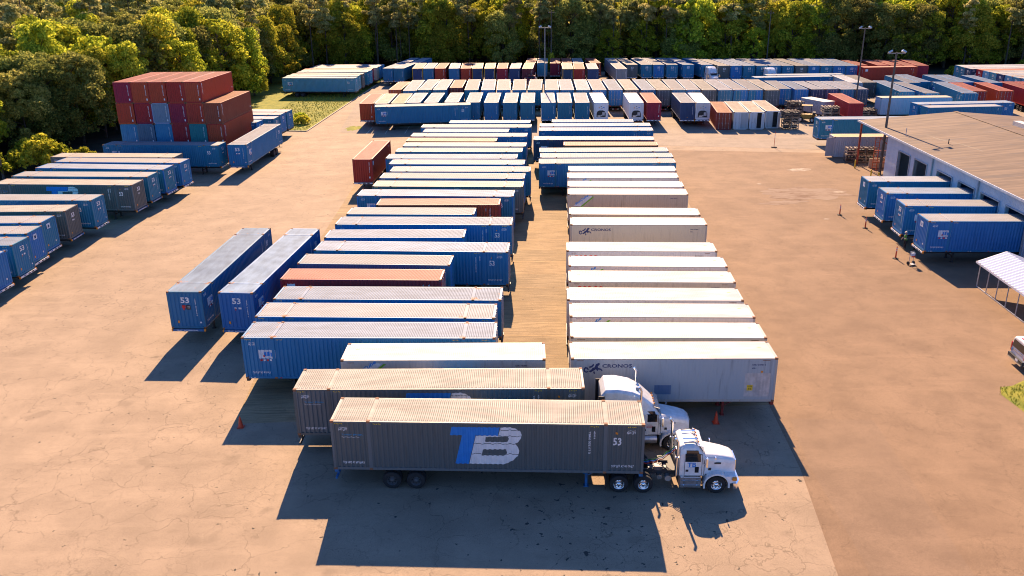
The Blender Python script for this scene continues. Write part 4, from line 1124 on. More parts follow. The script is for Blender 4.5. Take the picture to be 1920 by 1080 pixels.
for px_, py_, rx_, ry_, sd_ in ((38.7, 111.5, 1.6, .9, 11), (34.0, 88.0, .35, .2, 12), (39.5, 99.5, .7, .35, 13), (31.2, 104, .3, .3, 14)): blob('pale_patch', px_, py_, rx_, ry_, .1, .017, G_pale, sd_)
# grass areas
gl = sheet('lawn', [(-38.2, 145.8), (-34.85, 145.3), (-32.75, 186.6), (-31.4, 213.6), (-31.6, 229), (-62, 232), (-62, 150), (-44, 147)], .004, G_grass)
sheet('lawn', [(31.0, 47.9), (31.5, 48.9), (32.4, 49.1), (33.5, 49.8), (46, 50.0), (46, 36), (33.2, 38.0), (31.9, 41.0), (31.3, 43.3), (31.2, 45.3)], .02, G_grass)
blob('lawn', -27.2, 147.6, 1.3, 2.2, 0, .020, G_grass, 5)
def grass_tufts(name, pts, n_, hmin, hmax, mat, z=0.02, seed=1):
    """blades in loose tufts, one object: nobody could count them"""
    r_ = np.random.RandomState(seed); xs = [p[0] for p in pts]; ys = [p[1] for p in pts]; V = []; F = []
    def inside(x, y):
        c = False; j = len(pts)-1
        for i in range(len(pts)):
            if (pts[i][1] > y) != (pts[j][1] > y) and x < (pts[j][0]-pts[i][0])*(y-pts[i][1])/(pts[j][1]-pts[i][1])+pts[i][0]: c = not c
            j = i
        return c
    k = 0
    while k < n_:
        x = r_.uniform(min(xs), max(xs)); y = r_.uniform(min(ys), max(ys))
        if not inside(x, y): continue
        k += 1; h = r_.uniform(hmin, hmax); a = r_.uniform(0, 6.28); w_ = h*.22; lx, ly = r_.uniform(-.4, .4)*h, r_.uniform(-.4, .4)*h; b = len(V)
        V += [(x-w_*math.cos(a), y-w_*math.sin(a), z), (x+w_*math.cos(a), y+w_*math.sin(a), z), (x+lx, y+ly, z+h)]; F.append((b, b+1, b+2))
    me = bpy.data.meshes.new(name); me.from_pydata(V, [], F); me.materials.append(mat); return tag(link(name, me), kind='stuff')
M_blade = simple('grass_blades', (.32, .34, .03), .8, var=.5, scale=1.2)
grass_tufts('grass', [(-38.2, 146.4), (-35.3, 145.7), (-33.3, 186.6), (-33.5, 205), (-45, 205), (-46, 150)], 5000, .10, .32, M_blade, .01, 2)
grass_tufts('grass', [(30.9, 47.9), (31.6, 49.1), (46, 49.9), (46, 40), (33.2, 40), (31.8, 43.3)], 9000, .05, .16, M_blade, .02, 4)
# kerbs
M_kerb = simple('kerb_concrete', (.42, .37, .31), .85)
def kerb(pts, w_=.16, h=.13):
    mb = MB()
    for (x0, y0), (x1, y1) in zip(pts, pts[1:]):
        L = math.hypot(x1-x0, y1-y0); mb.box((0, 0, h/2), (L, w_, h), M_kerb, Matrix.Translation(((x0+x1)/2, (y0+y1)/2, .02)) @ Matrix.Rotation(math.atan2(y1-y0, x1-x0), 4, 'Z'))
    o = mb.build('kerb'); o['kind'] = 'structure'; return o
kerb([(-38.2, 145.75), (-34.78, 145.15)]); kerb([(-34.7, 145.3), (-32.6, 186.6), (-31.25, 213.6)])
# painted bay lines beside the first far box
M_line = simple('line_paint', (.62, .55, .46), .8, var=.3)
mb = MB()
for x in (-24.0, -20.9, -17.6, -14.4, -11.2): mb.box((x, 145.6, .018), (.12, 7.0, .004), M_line)
o = mb.build('bay_lines'); o['kind'] = 'structure'
# ------------------------------------------------------------ warehouse
n = NT('blue_grey_sheet_wall'); v = n.tc.outputs['Object']
sp = n.n('ShaderNodeSeparateXYZ'); n.l(v, sp.inputs[0])
wv = n.math('PINGPONG', sp.outputs[0], .15); n.set(Base_Color=n.mix(n.ramp(n.noise(n.mapping(v, (1, 1, .2)), 1.2, 4), .3, .7), (.40, .50, .62), (.48, .56, .66)), Roughness=.45); n.bump(n.ramp(wv, .03, .09), .8, .03); M_wall = n.m
n = NT('tan_sheet_roof'); v = n.tc.outputs['Object']; sp = n.n('ShaderNodeSeparateXYZ'); n.l(v, sp.inputs[0])
c = n.mix(n.ramp(n.noise(n.mapping(v, (1.3, .16, 1)), .8, 6, .7), .35, .66), (.22, .152, .100), (.13, .090, .062))
c = n.mix(n.math('MULTIPLY', n.ramp(n.noise(n.mapping(v, (1.6, .13, 1)), .9, 3), .58, .66), .6), c, (.10, .085, .08))
pp = n.math('PINGPONG', sp.outputs[0], .45)
c = n.mix(n.math('MULTIPLY', n.math('SUBTRACT', 1.0, n.ramp(pp, .03, .14)), .45), c, (.11, .08, .06))
n.set(Base_Color=c, Roughness=.75); n.b.inputs['Specular IOR Level'].default_value = .2; M_roof = n.m
M_redst = simple('red_steel', (.28, .045, .025), .6, var=.3)
bw = thing('warehouse', 'long warehouse with blue-grey sheet walls, dock doors and tan metal roof', 'warehouse', (47.0, 105.0, 0), math.atan2(1.0, 0)+0)
# local axes of the warehouse: u along the wall towards the camera, v into the building
wall_dir = Vector((-1.2, -33.0, 0)).normalized(); into = Vector((-wall_dir.y, wall_dir.x, 0))
if into.x < 0: into = -into
WT = Matrix(((wall_dir.x, into.x, 0, 0), (wall_dir.y, into.y, 0, 0), (0, 0, 1, 0), (0, 0, 0, 1)))
bw.matrix_world = Matrix.Translation((47.0, 105.0, 0)) @ WT
if WT.to_3x3().determinant() < 0: pass
LEN, EV, RG, HALF = 54.0, 5.85, 6.85, 12.3
def u_at(y): return (105.0-y)/abs(wall_dir.y)
opens = [(3.8, 7.1, .0, 4.55), (8.5, 11.7, .0, 4.55), (14.4, 17.9, .0, 4.55), (19.4, 22.8, .0, 4.55), (24.2, 27.7, .0, 4.55), (29.0, 32.6, .0, 4.55)]
opens.sort()
wm = MB(); u = 0.0
for a, b, z0, z1 in opens:
    wm.box(((u+a)/2, .1, EV/2), (a-u, .2, EV), M_wall); wm.box(((a+b)/2, .1, (z1+EV)/2), (b-a, .2, EV-z1), M_wall); u = b
wm.box(((u+LEN)/2, .1, EV/2), (LEN-u, .2, EV), M_wall)
wm.box((LEN-.1, HALF, EV/2), (.2, 2*HALF-.4, EV), M_wall); wm.box((.1, HALF, EV/2), (.2, 2*HALF-.4, EV), M_wall); wm.box((LEN/2, 2*HALF-.1, EV/2), (LEN, .2, EV), M_wall)
for u_ in (0.0, LEN):
    a = .001 if u_ == 0 else -.201
    wm.add([(u_+a, 0, EV), (u_+a, 2*HALF, EV), (u_+a, HALF, RG), (u_+a+.2, 0, EV), (u_+a+.2, 2*HALF, EV), (u_+a+.2, HALF, RG)], [(0, 1, 2), (3, 5, 4)], M_wall)
wo_ = wm.build('wall', bw)
fm = MB(); M_trim = simple('grey_trim', (.30, .34, .40), .5)
for a, b, z0, z1 in opens:
    for s in (a-.06, b+.06): fm.box((s, .08, (z1+.1)/2), (.12, .34, z1+.1), M_trim)
    fm.box(((a+b)/2, .08, z1+.06), (b-a+.02, .34, .12), M_trim)
fm.build('door_frames', bw)
for a in (13.06, 23.5, 33.6, 42): 
    dp = MB(); dp.box((a, -.09, EV/2-.1), (.16, .14, EV-.25), M_trim); dp.build('downpipe', bw)
fl = MB(); fl.box((LEN/2, HALF, -.0), (LEN-.5, 2*HALF-.5, .03), G_far and M_dark); fl.build('floor', bw)
EXT = 9.6
rm = MB()
z_ = lambda v_: EV+.06+(RG-EV)*v_/HALF if v_ <= HALF else EV+.06+(RG-EV)*(2*HALF-v_)/HALF
for v0, v1 in ((-.35, HALF), (HALF, 2*HALF+.35)):
    a, b = z_(v0), z_(v1)
    rm.add([(-EXT, v0, a), (LEN+.3, v0, a), (LEN+.3, v1, b), (-EXT, v1, b), (-EXT, v0, a+.12), (LEN+.3, v0, a+.12), (LEN+.3, v1, b+.12), (-EXT, v1, b+.12)],
           [(0, 3, 2, 1), (4, 5, 6, 7), (0, 1, 5, 4), (2, 3, 7, 6), (0, 4, 7, 3), (1, 2, 6, 5)], M_roof)
ro = rm.build('roof', bw)
tr = MB(); tr.box(((LEN-EXT)/2+.1, -.43, EV+.05), (LEN+EXT+.4, .10, .22), simple('pale_gutter', (.55, .57, .60), .5)); tr.build('gutter', bw)
rg = MB(); rg.box(((LEN-EXT)/2, HALF, RG+.20), (LEN+EXT+.3, .5, .05), M_trim); rg.mats[0] = M_roof; rg.build('ridge_cap', ro)
sk = MB(); sk.box((2.2, HALF+3.2, z_(HALF+3)+.40), (5.2, .9, .55), simple('skylight_white', (.62, .58, .52), .5)); sk.build('roof_vent', ro)
cp = MB(); cp.path([(2.5, 3.2, 6.24), (6, 3.6, 6.30), (9.5, 4.6, 6.37), (13.5, 5.0, 6.40)], .05, M_dark); cp.tube((8.6, 3.4, 6.25), (8.6, 3.4, 6.9), .05, M_dark); cp.tube((2.6, 1.0, 6.0), (2.6, 1.0, 7.1), .04, M_steelw); cp.build('roof_pipe', ro)
pp_ = MB()
for u_, v_ in ((-EXT+.3, .0), (-EXT+.3, HALF), (-EXT+.3, 2*HALF), (-5.0, HALF)): pp_.box((u_, v_, 2.95 if v_ != HALF else 3.4), (.22, .22, 5.85 if v_ != HALF else 6.8), M_redst)
pp_.build('canopy_post', bw)
# orange steel frame and stair under the canopy
M_or = simple('orange_steel', (.50, .10, .03), .55, var=.2)
st = thing('steel_stair', 'orange-red steel ladder frame under the warehouse canopy', 'ladder', (47.75, 110.2, 0), R(-2)); mb = MB()
for x in (0, .55, 2.6, 3.1): mb.box((x, 0, 2.3), (.09, .09, 4.4), M_or)
for z in (1.2, 2.7, 4.4): mb.box((1.55, 0, z), (3.1, .07, .09), M_or)
for a, b in (((.55, 0, 1.2), (2.6, 0, 2.7)), ((.55, 0, 4.4), (2.6, 0, 2.7))): mb.tube(a, b, .045, M_or, n=6)
mb.build('ladder_frame', st); mb = MB()
for i in range(12): mb.box((.27, -.02, .5+.33*i), (.5, .05, .05), M_or)
mb.build('rungs', st)
lw = MB(); lw.box((0, 0, .65), (4.4, .2, 1.3), simple('tan_block_wall', (.45, .36, .24), .9)); o = lw.build('low_wall', loc=(50.3, 112.2, 0)); tag(o, 'low tan block wall under the warehouse canopy', 'wall')
tk = MB(); tk.lathe([(.001, 0), (.34, 0), (.36, .1), (.36, .75), (.28, .88), (.001, .9)], 'z', (0, 0, 0), simple('white_plastic', (.65, .65, .62), .4), 16); o = tk.build('plastic_drum', loc=(49.6, 109.9, .02)); tag(o, 'small white plastic drum by the low tan wall', 'drum')
M_yel = M_yellow
for i, (x, y) in enumerate(((46.2, 112.0), (46.0, 106.2), (46.3, 104.6))):
    mb = MB(); mb.lathe([(.09, 0), (.09, 1.05), (.07, 1.12), (.001, 1.14)], 'z', (0, 0, 0), M_yel, 12); o = mb.build('bollard', loc=(x, y, .01))
    tag(o, ['yellow bollard beside the low tan wall and red post', 'yellow bollard left of the warehouse corner', 'yellow bollard at the foot of the leaning lamp pole'][i], 'bollard', 'yellow bollards')
# ------------------------------------------------------------ lamp poles
M_pole = simple('dark_pole', (.10, .085, .07), .7, var=.3); M_poleg = simple('grey_pole', (.22, .22, .22), .6)
def lamp_pole(label, x, y, h, mat, heads, group='yard lamp poles', r=.14):
    t = thing('lamp_pole', label, 'lamp pole', (x, y, 0), 0, group)
    mb = MB(); mb.tube((0, 0, 0), (0, 0, h), r*1.25, mat, r1=r*.75, n=12); mb.build('pole', t)
    mb = MB(); mb.box((0, 0, h-.15), (2.2 if heads == 2 else 1.6, .1, .1), M_poleg); mb.build('crossarm', t)
    for s in (-1, 1):
        mb = MB(); T_ = Matrix.Translation((s*.85, -.1, h+.1)) @ Matrix.Rotation(R(28*s), 4, 'Y') @ Matrix.Rotation(R(-20), 4, 'X')
        mb.box((0, 0, 0), (.50, .38, .16), M_alu, T_); mb.box((0, -.02, -.12), (.5, .36, .03), M_white, T_); mb.tube((0, 0, -.35), (0, 0, -.1), .04, M_poleg, T=T_, n=6); mb.build('lamp_head', t)
    return t
lamp_pole('tall dark lamp pole at the warehouse corner', 48.0, 108.3, 15.4, M_pole, 2, r=.15)
lamp_pole('tall lamp pole beside the slanted maroon box', 63.35, 157.0, 15.0, M_pole, 2, r=.13)
lamp_pole('grey lamp pole rising from the centre of the far yard', 6.6, 160.9, 15.6, M_poleg, 2, r=.11)
def utility_pole(label, x, y, h, arm=True):
    t = thing('utility_pole', label, 'utility pole', (x, y, 0), 0, 'thin poles'); mb = MB(); mb.tube((0, 0, 0), (0, 0, h), .17, M_pole, r1=.10, n=10); mb.build('pole', t)
    if arm: mb = MB(); mb.box((0, 0, h-.6), (1.6, .09, .11), M_pole); [mb.tube((q, 0, h-.55), (q, 0, h-.35), .04, M_steelw, n=6) for q in (-.7, 0, .7)]; mb.build('crossarm', t)
utility_pole('thin pole against the trees, behind the centre lamp pole', 10.9, 226, 15.5)
utility_pole('thin pole against the trees above the blue back row', 66.7, 226, 14.7)
utility_pole('leaning-looking wooden pole at the left edge beside the bush', -68.3, 112.5, 13.0)
# ------------------------------------------------------------ cones, posts
M_con = simple('orange_cone', (.62, .06, .02), .5)
def cone(label, x, y, s=1.0):
    t = thing('traffic_cone', label, 'traffic cone', (x, y, .012), 0, 'traffic cones'); mb = MB(); mb.box((0, 0, .02), (.38*s, .38*s, .04), M_con); mb.build('base', t)
    mb = MB(); mb.lathe([(.155*s, .04), (.03*s, .72*s), (.001, .73*s)], 'z', (0, 0, 0), M_con, 16); mb.build('body', t)
cone('small orange cone in the shade left of the grey boxes', -16.5, 45.1); cone('orange cone in the shade behind the sleeper tractor', 12.15, 44.85, 1.05)
def delineator(label, x, y):
    t = thing('delineator_post', label, 'delineator', (x, y, .01), rng.uniform(0, 1), 'orange delineator posts'); mb = MB(); mb.lathe([(.28, 0), (.28, .04), (.1, .09)], 'z', (0, 0, 0), M_rubber, 8); mb.build('base', t)
    mb = MB(); mb.tube((0, 0, .05), (0, 0, 1.1), .07, M_con, r1=.05, n=10); mb.tube((0, 0, 1.1), (0, 0, 1.2), .03, M_con, n=8); mb.build('post', t)
    mb = MB(); mb.tube((0, 0, .75), (0, 0, .85), .067, M_white, n=10); mb.tube((0, 0, .95), (0, 0, 1.03), .064, M_white, n=10); mb.build('reflective_bands', t)
delineator('orange delineator post nearest the centre of the brown asphalt, farthest of three', 35.95, 89.5); delineator('orange delineator post in front of the second docked box', 36.75, 84.45); delineator('orange delineator post nearest the camera, beside the small cart', 35.72, 74.66)
t = thing('sign_stand', 'thin white and red stand with a black base on open asphalt', 'sign stand', (39.6, 126.4, .01)); mb = MB(); mb.box((0, 0, .06), (.8, .45, .1), M_rubber); mb.build('base', t); mb = MB(); mb.tube((0, 0, .1), (0, 0, 2.4), .035, M_con, n=8); mb.tube((0, 0, 1.5), (0, 0, 2.0), .042, M_white, n=8); mb.build('post', t)
t = thing('hand_cart', 'small cluttered hand cart with black wheels by the nearest delineator', 'hand cart', (36.35, 72.9, .01), R(20)); mb = MB()
for s in (-1, 1): mb.tube((s*.22, 0, .1), (s*.22, .05, 1.25), .025, M_steelw, n=6)
mb.tube((-.22, .05, 1.25), (.22, .05, 1.25), .025, M_steelw, n=6); mb.box((0, -.2, .12), (.5, .4, .03), M_steelw); mb.box((0, 0, .7), (.44, .03, .04), M_steelw); mb.build('handle_frame', t)
mb = MB(); mb.box((0, -.08, 1.02), (.36, .2, .26), M_label); mb.box((.05, -.12, .82), (.2, .22, .12), M_con); mb.build('load', t)
for s in (-1, 1): mb = MB(); mb.lathe([(.02, -.04), (.16, -.04), (.18, 0), (.16, .04), (.02, .04)], 'y', (0, 0, 0), M_rubber, 14, T=Matrix.Rotation(R(90), 4, 'Z')); mb.build('wheel', t, loc=(s*.30, .02, .18))
# ------------------------------------------------------------ picnic shelter
sh = thing('picnic_shelter', 'open metal picnic shelter with shiny white roof and thin posts', 'shelter', (39.35, 67.1, 0), math.atan2(-7.4, -.42)); M_sheet = simple('bright_sheet', (.74, .78, .86), .35, metal=.15, var=.05)
# local +x towards the camera along the eave, +y to the right of the picture
SL, SWd = 13.0, 4.0
mb = MB(); nr = 30
def shelter_roof(side):
    vs = []; fs = []; k = 0
    for i in range(nr*2+1):
        x = -.3+i*(SL+.6)/(nr*2); dz = .09 if i % 2 else 0
        y0, z0 = (-.25, 2.18) if side == 0 else (SWd+.25, 2.18)
        vs += [(x, y0, z0+dz), (x, SWd/2, 3.05+dz)]
    for i in range(nr*2): fs.append((2*i, 2*i+2, 2*i+3, 2*i+1))
    mb.add(vs, fs, M_sheet)
shelter_roof(0); shelter_roof(1)
for y0 in (-.25, SWd+.25): mb.box((SL/2, y0, 2.13), (SL+.6, .05, .16), M_sheet)
sr = mb.build('roof', sh)
for i in range(9):
    for y0 in (0, SWd): mb = MB(); mb.box((i*SL/8, y0, 1.07), (.06, .06, 2.14), M_steelw); mb.build('post', sh)
mb = MB()
for y0 in (0, SWd): mb.box((SL/2, y0, .06), (SL, .07, .08), M_steelw)
mb.build('ground_rail', sh)
M_wood = simple('picnic_wood', (.42, .31, .20), .8, var=.3)
def picnic(label, u, v):
    P_ = sh.matrix_basis @ Vector((u, v, 0)); t = thing('picnic_table', label, 'picnic table', (P_.x, P_.y, .01), sh.rotation_euler.z+R(90), 'picnic tables in the shelter')
    mb = MB(); [mb.box((0, y, .75), (1.9, .13, .04), M_wood) for y in (-.3, -.15, 0, .15, .3)]; mb.build('table_top', t)
    for s in (-1, 1): mb = MB(); mb.box((0, s*.72, .44), (1.9, .26, .04), M_wood); mb.build('bench', t)
    mb = MB(); [(mb.tube((x, -.72, .42), (x, .72, .42), .03, M_dark, n=5), mb.tube((x, -.5, 0), (x, -.2, .73), .03, M_dark, n=5), mb.tube((x, .5, 0), (x, .2, .73), .03, M_dark, n=5)) for x in (-.7, .7)]; mb.build('legs', t)
# ------------------------------------------------------------ crates, forklift, box truck
M_crate = simple('weathered_crate_wood', (.17, .12, .085), .85, var=.5); M_crate2 = simple('pale_crate_wood', (.38, .30, .22), .85, var=.4)
def crate_mesh(mat, key):
    mb = MB(); a, b, h = .60, .50, 1.0
    for x in (-a, a):
        for y in (-b, b): mb.box((x, y, h/2), (.09, .09, h-.02), mat)
    for x in (-a, a):
        for z in (.08, .50, .94): mb.box((x*1.04, 0, z), (.035, 2*b+.06, .09), mat)
        mb.tube((x*1.0, -b, .12), (x*1.0, b, .9), .035, mat, n=4)
    for y in (-b, b):
        for z in (.08, .50, .94): mb.box((0, y*1.04, z), (2*a+.06, .035, .09), mat)
        mb.tube((-a, y, .9), (a, y, .12), .035, mat, n=4)
    for x in (-.5, 0, .5): mb.box((x, 0, .975), (.14, 2*b, .03), mat)
    mb.box((0, 0, .45), (.8, .6, .55), M_dark)  # dark block stands in for the shade between the slats
    for x in (-.45, 0, .45): mb.box((x, 0, .05), (.1, 2*b, .08), mat)
    stash(key, mb.build('crate_frame'))
crate_mesh(M_crate, 'crate0'); crate_mesh(M_crate2, 'crate1')
TI = ['bottom', 'middle', 'top']
def crate_stack(place, x, y, rz, nx, ny, nz, seed):
    r_ = random.Random(seed); c_, s_ = math.cos(rz), math.sin(rz)
    for k in range(nz):
        for i in range(nx):
            for j in range(ny):
                if ny > 1 and j > 0 and k < nz-1: continue
                lx, ly = (i-(nx-1)/2)*1.36+r_.uniform(-.04, .04), j*1.18+r_.uniform(-.04, .04)
                lab = '%s%s crate %s from left, %s' % (TI[k+3-nz], '' if ny == 1 else (' front' if j == 0 else ' rear'), ordn(i+1), place)
                o = link('wooden_crate', ME['crate%d' % r_.randint(0, 1)]); o.location = (x+c_*lx-s_*ly, y+s_*lx+c_*ly, .02+k*1.0); o.rotation_euler = (0, 0, rz+r_.uniform(-.05, .05))
                tag(o, lab, 'crate', 'wooden crates stacked in the yard')
crate_stack('beside the open orange-roofed box', 48.35, 116.0, -.05, 3, 1, 2, 1)
crate_stack('right of the storage boxes', 46.6, 141.4, .05, 2, 2, 3, 2)
crate_stack('by the forklift', 50.6, 151.6, .1, 2, 2, 3, 3)
crate_stack('in front of the small grey truck body', 54.6, 145.2, -.08, 2, 2, 3, 4)
crate_stack('between the slanted maroon box and ribbed box', 64.4, 148.6, .0, 5, 2, 2, 5)
fk = thing('forklift', 'dirty yellow forklift beside the crates behind the storage boxes', 'forklift', (51.3, 148.4, .01), R(160)); mb = MB()
M_fy = simple('dirty_yellow', (.35, .22, .04), .6, var=.4)
mb.box((-.5, 0, .95), (2.2, 1.5, .8), M_fy); mb.box((-1.5, 0, 1.15), (.5, 1.5, 1.1), M_dark); mb.build('body', fk)
mb = MB()
for x in (-1.0, .5):
    for y in (-.62, .62): mb.box((x, y, 2.0), (.08, .08, 1.6), M_dark)
mb.box((-.25, 0, 2.82), (1.8, 1.45, .08), M_fy); mb.build('overhead_guard', fk)
mb = MB()
for y in (-.45, .45): mb.box((1.05, y, 1.5), (.16, .14, 2.8), M_dark); mb.box((1.8, y, .25), (1.3, .14, .06), M_dark)
for z in (.5, 1.5, 2.8): mb.box((1.05, 0, z), (.1, 1.0, .1), M_dark)
mb.build('mast', fk)
for x, r in ((.7, .5), (-1.3, .45)):
    for y in (-.85, .85): 
        e = bpy.data.objects.new('wheel', None); COL.objects.link(e); e.parent = fk; e.location = (x, y, .5*(r/.5)); e.scale = (r/.5, 1, r/.5)
        if y > 0: e.rotation_euler = (0, 0, math.pi)
        put('tyre', 'frtyre', e); put('rim', 'frrim', e)
bt = thing('box_truck', 'small truck with pale grey box body behind the crates', 'truck', (55.0, 153.2, 0), R(112)); mb = MB(); M_bb = simple('pale_grey_body', (.45, .43, .46), .6, var=.2)
mb.box((0, 0, 1.95), (6.0, 2.3, 2.2), M_bb); [mb.box((x, s*1.155, 1.95), (.05, .02, 2.1), M_steelw) for x in np.linspace(-2.8, 2.8, 8) for s in (-1, 1)]; mb.build('box_body', bt)
mb = MB(); mb.box((0, 0, 3.075), (6.1, 2.38, .06), simple('pale_roof', (.6, .56, .52), .6)); mb.build('roof', bt)
mb = MB(); loft(mb, [(3.1, [(1.05, .6), (1.05, 1.5), (.95, 2.3), (.7, 2.42), (.3, 2.45), (0, 2.45)]), (4.2, [(1.05, .6), (1.05, 1.45), (.92, 2.2), (.7, 2.36), (.3, 2.4), (0, 2.4)]), (4.75, [(1.03, .6), (1.02, 1.3), (.95, 1.42), (.7, 1.45), (.3, 1.45), (0, 1.45)]), (5.3, [(1.0, .6), (.98, 1.1), (.9, 1.25), (.7, 1.3), (.3, 1.3), (0, 1.3)])], M_tw); mb.build('cab', bt)
mb = MB(); mb.box((0, 0, .72), (6.4, .9, .2), M_dark); mb.build('chassis_frame', bt)
for x in (-1.9, 4.0):
    for s in (-1, 1): wheel(bt, 'fr', x, s*.92, .5)
# rail rack seen past the slanted box
# ------------------------------------------------------------ van at the right edge
vn = thing('passenger_van', 'silver-white passenger van seen from behind at the right edge', 'van', (36.75, 51.75, 0), R(-4)); M_van = simple('silver_white_paint', (.62, .60, .60), .25, var=.04)
hp2 = lambda w, zb, zm, zt, wt: [(w*.96, zb), (w, zb+.3), (w, zm), (wt+.03, zt-.10), (wt-.12, zt), (0, zt+.03)]
mb = MB(); loft(mb, [(-2.62, hp2(.94, .42, 1.1, 1.86, .78)), (-2.50, hp2(.99, .38, 1.12, 1.96, .82)), (.9, hp2(1.0, .36, 1.14, 1.98, .84)), (1.25, hp2(1.0, .36, 1.14, 1.88, .80)), (1.95, hp2(.99, .36, 1.08, 1.22, .86)), (2.45, hp2(.95, .38, .9, 1.05, .82)), (2.6, hp2(.88, .42, .8, .95, .7))], M_van)
b_ = mb.build('body', vn); bv = b_.modifiers.new('edge', 'BEVEL'); bv.width = .05; bv.segments = 2; bv.limit_method = 'ANGLE'; bv.angle_limit = R(20)
mb = MB(); T_ = Matrix.Translation((-.02, 0, 0)); mb.add([(-2.625, -.80, 1.22), (-2.625, .80, 1.22), (-2.60, .72, 1.74), (-2.60, -.72, 1.74)], [(3, 2, 1, 0)], M_glass, T_); mb.build('rear_window', vn)
for s in (-1, 1):
    mb = MB()
    for x0, x1 in ((-2.3, -1.2), (-1.1, 0), (.1, 1.0)): mb.add([(x0, s*1.006, 1.2), (x1, s*1.006, 1.2), (x1, s*.90, 1.72), (x0, s*.90, 1.72)], [(0, 1, 2, 3) if s < 0 else (3, 2, 1, 0)], M_glass, Matrix.Translation((0, s*.012, 0)))
    mb.build('side_window', vn); mb = MB(); mb.box((-2.61, s*.90, 1.15), (.08, .12, .62), M_redlamp); mb.build('tail_lamp', vn)
    for x in (-1.6, 1.65): e = bpy.data.objects.new('wheel', None); COL.objects.link(e); e.parent = vn; e.location = (x, s*.88, .35); e.scale = (.7, .8, .7); e.rotation_euler = (0, 0, math.pi if s > 0 else 0); put('tyre', 'frtyre', e); put('rim', 'frrim', e)
mb = MB(); mb.box((-2.68, 0, .58), (.16, 1.9, .26), M_dark); mb.box((-2.74, 0, .42), (.10, 1.8, .07), M_chrome); mb.build('rear_bumper', vn)
mb = MB(); mb.box((-2.765, -.25, .60), (.01, .32, .16), M_white); mb.box((-2.62, 0, 1.06), (.05, 1.2, .05), M_chrome); mb.box((-2.655, .72, 1.0), (.02, .2, .12), M_cyan); mb.build('plate', vn)
mb = MB(); mb.box((-2.45, 0, 2.0), (.1, .34, .04), M_redlamp); mb.build('brake_lamp', vn)
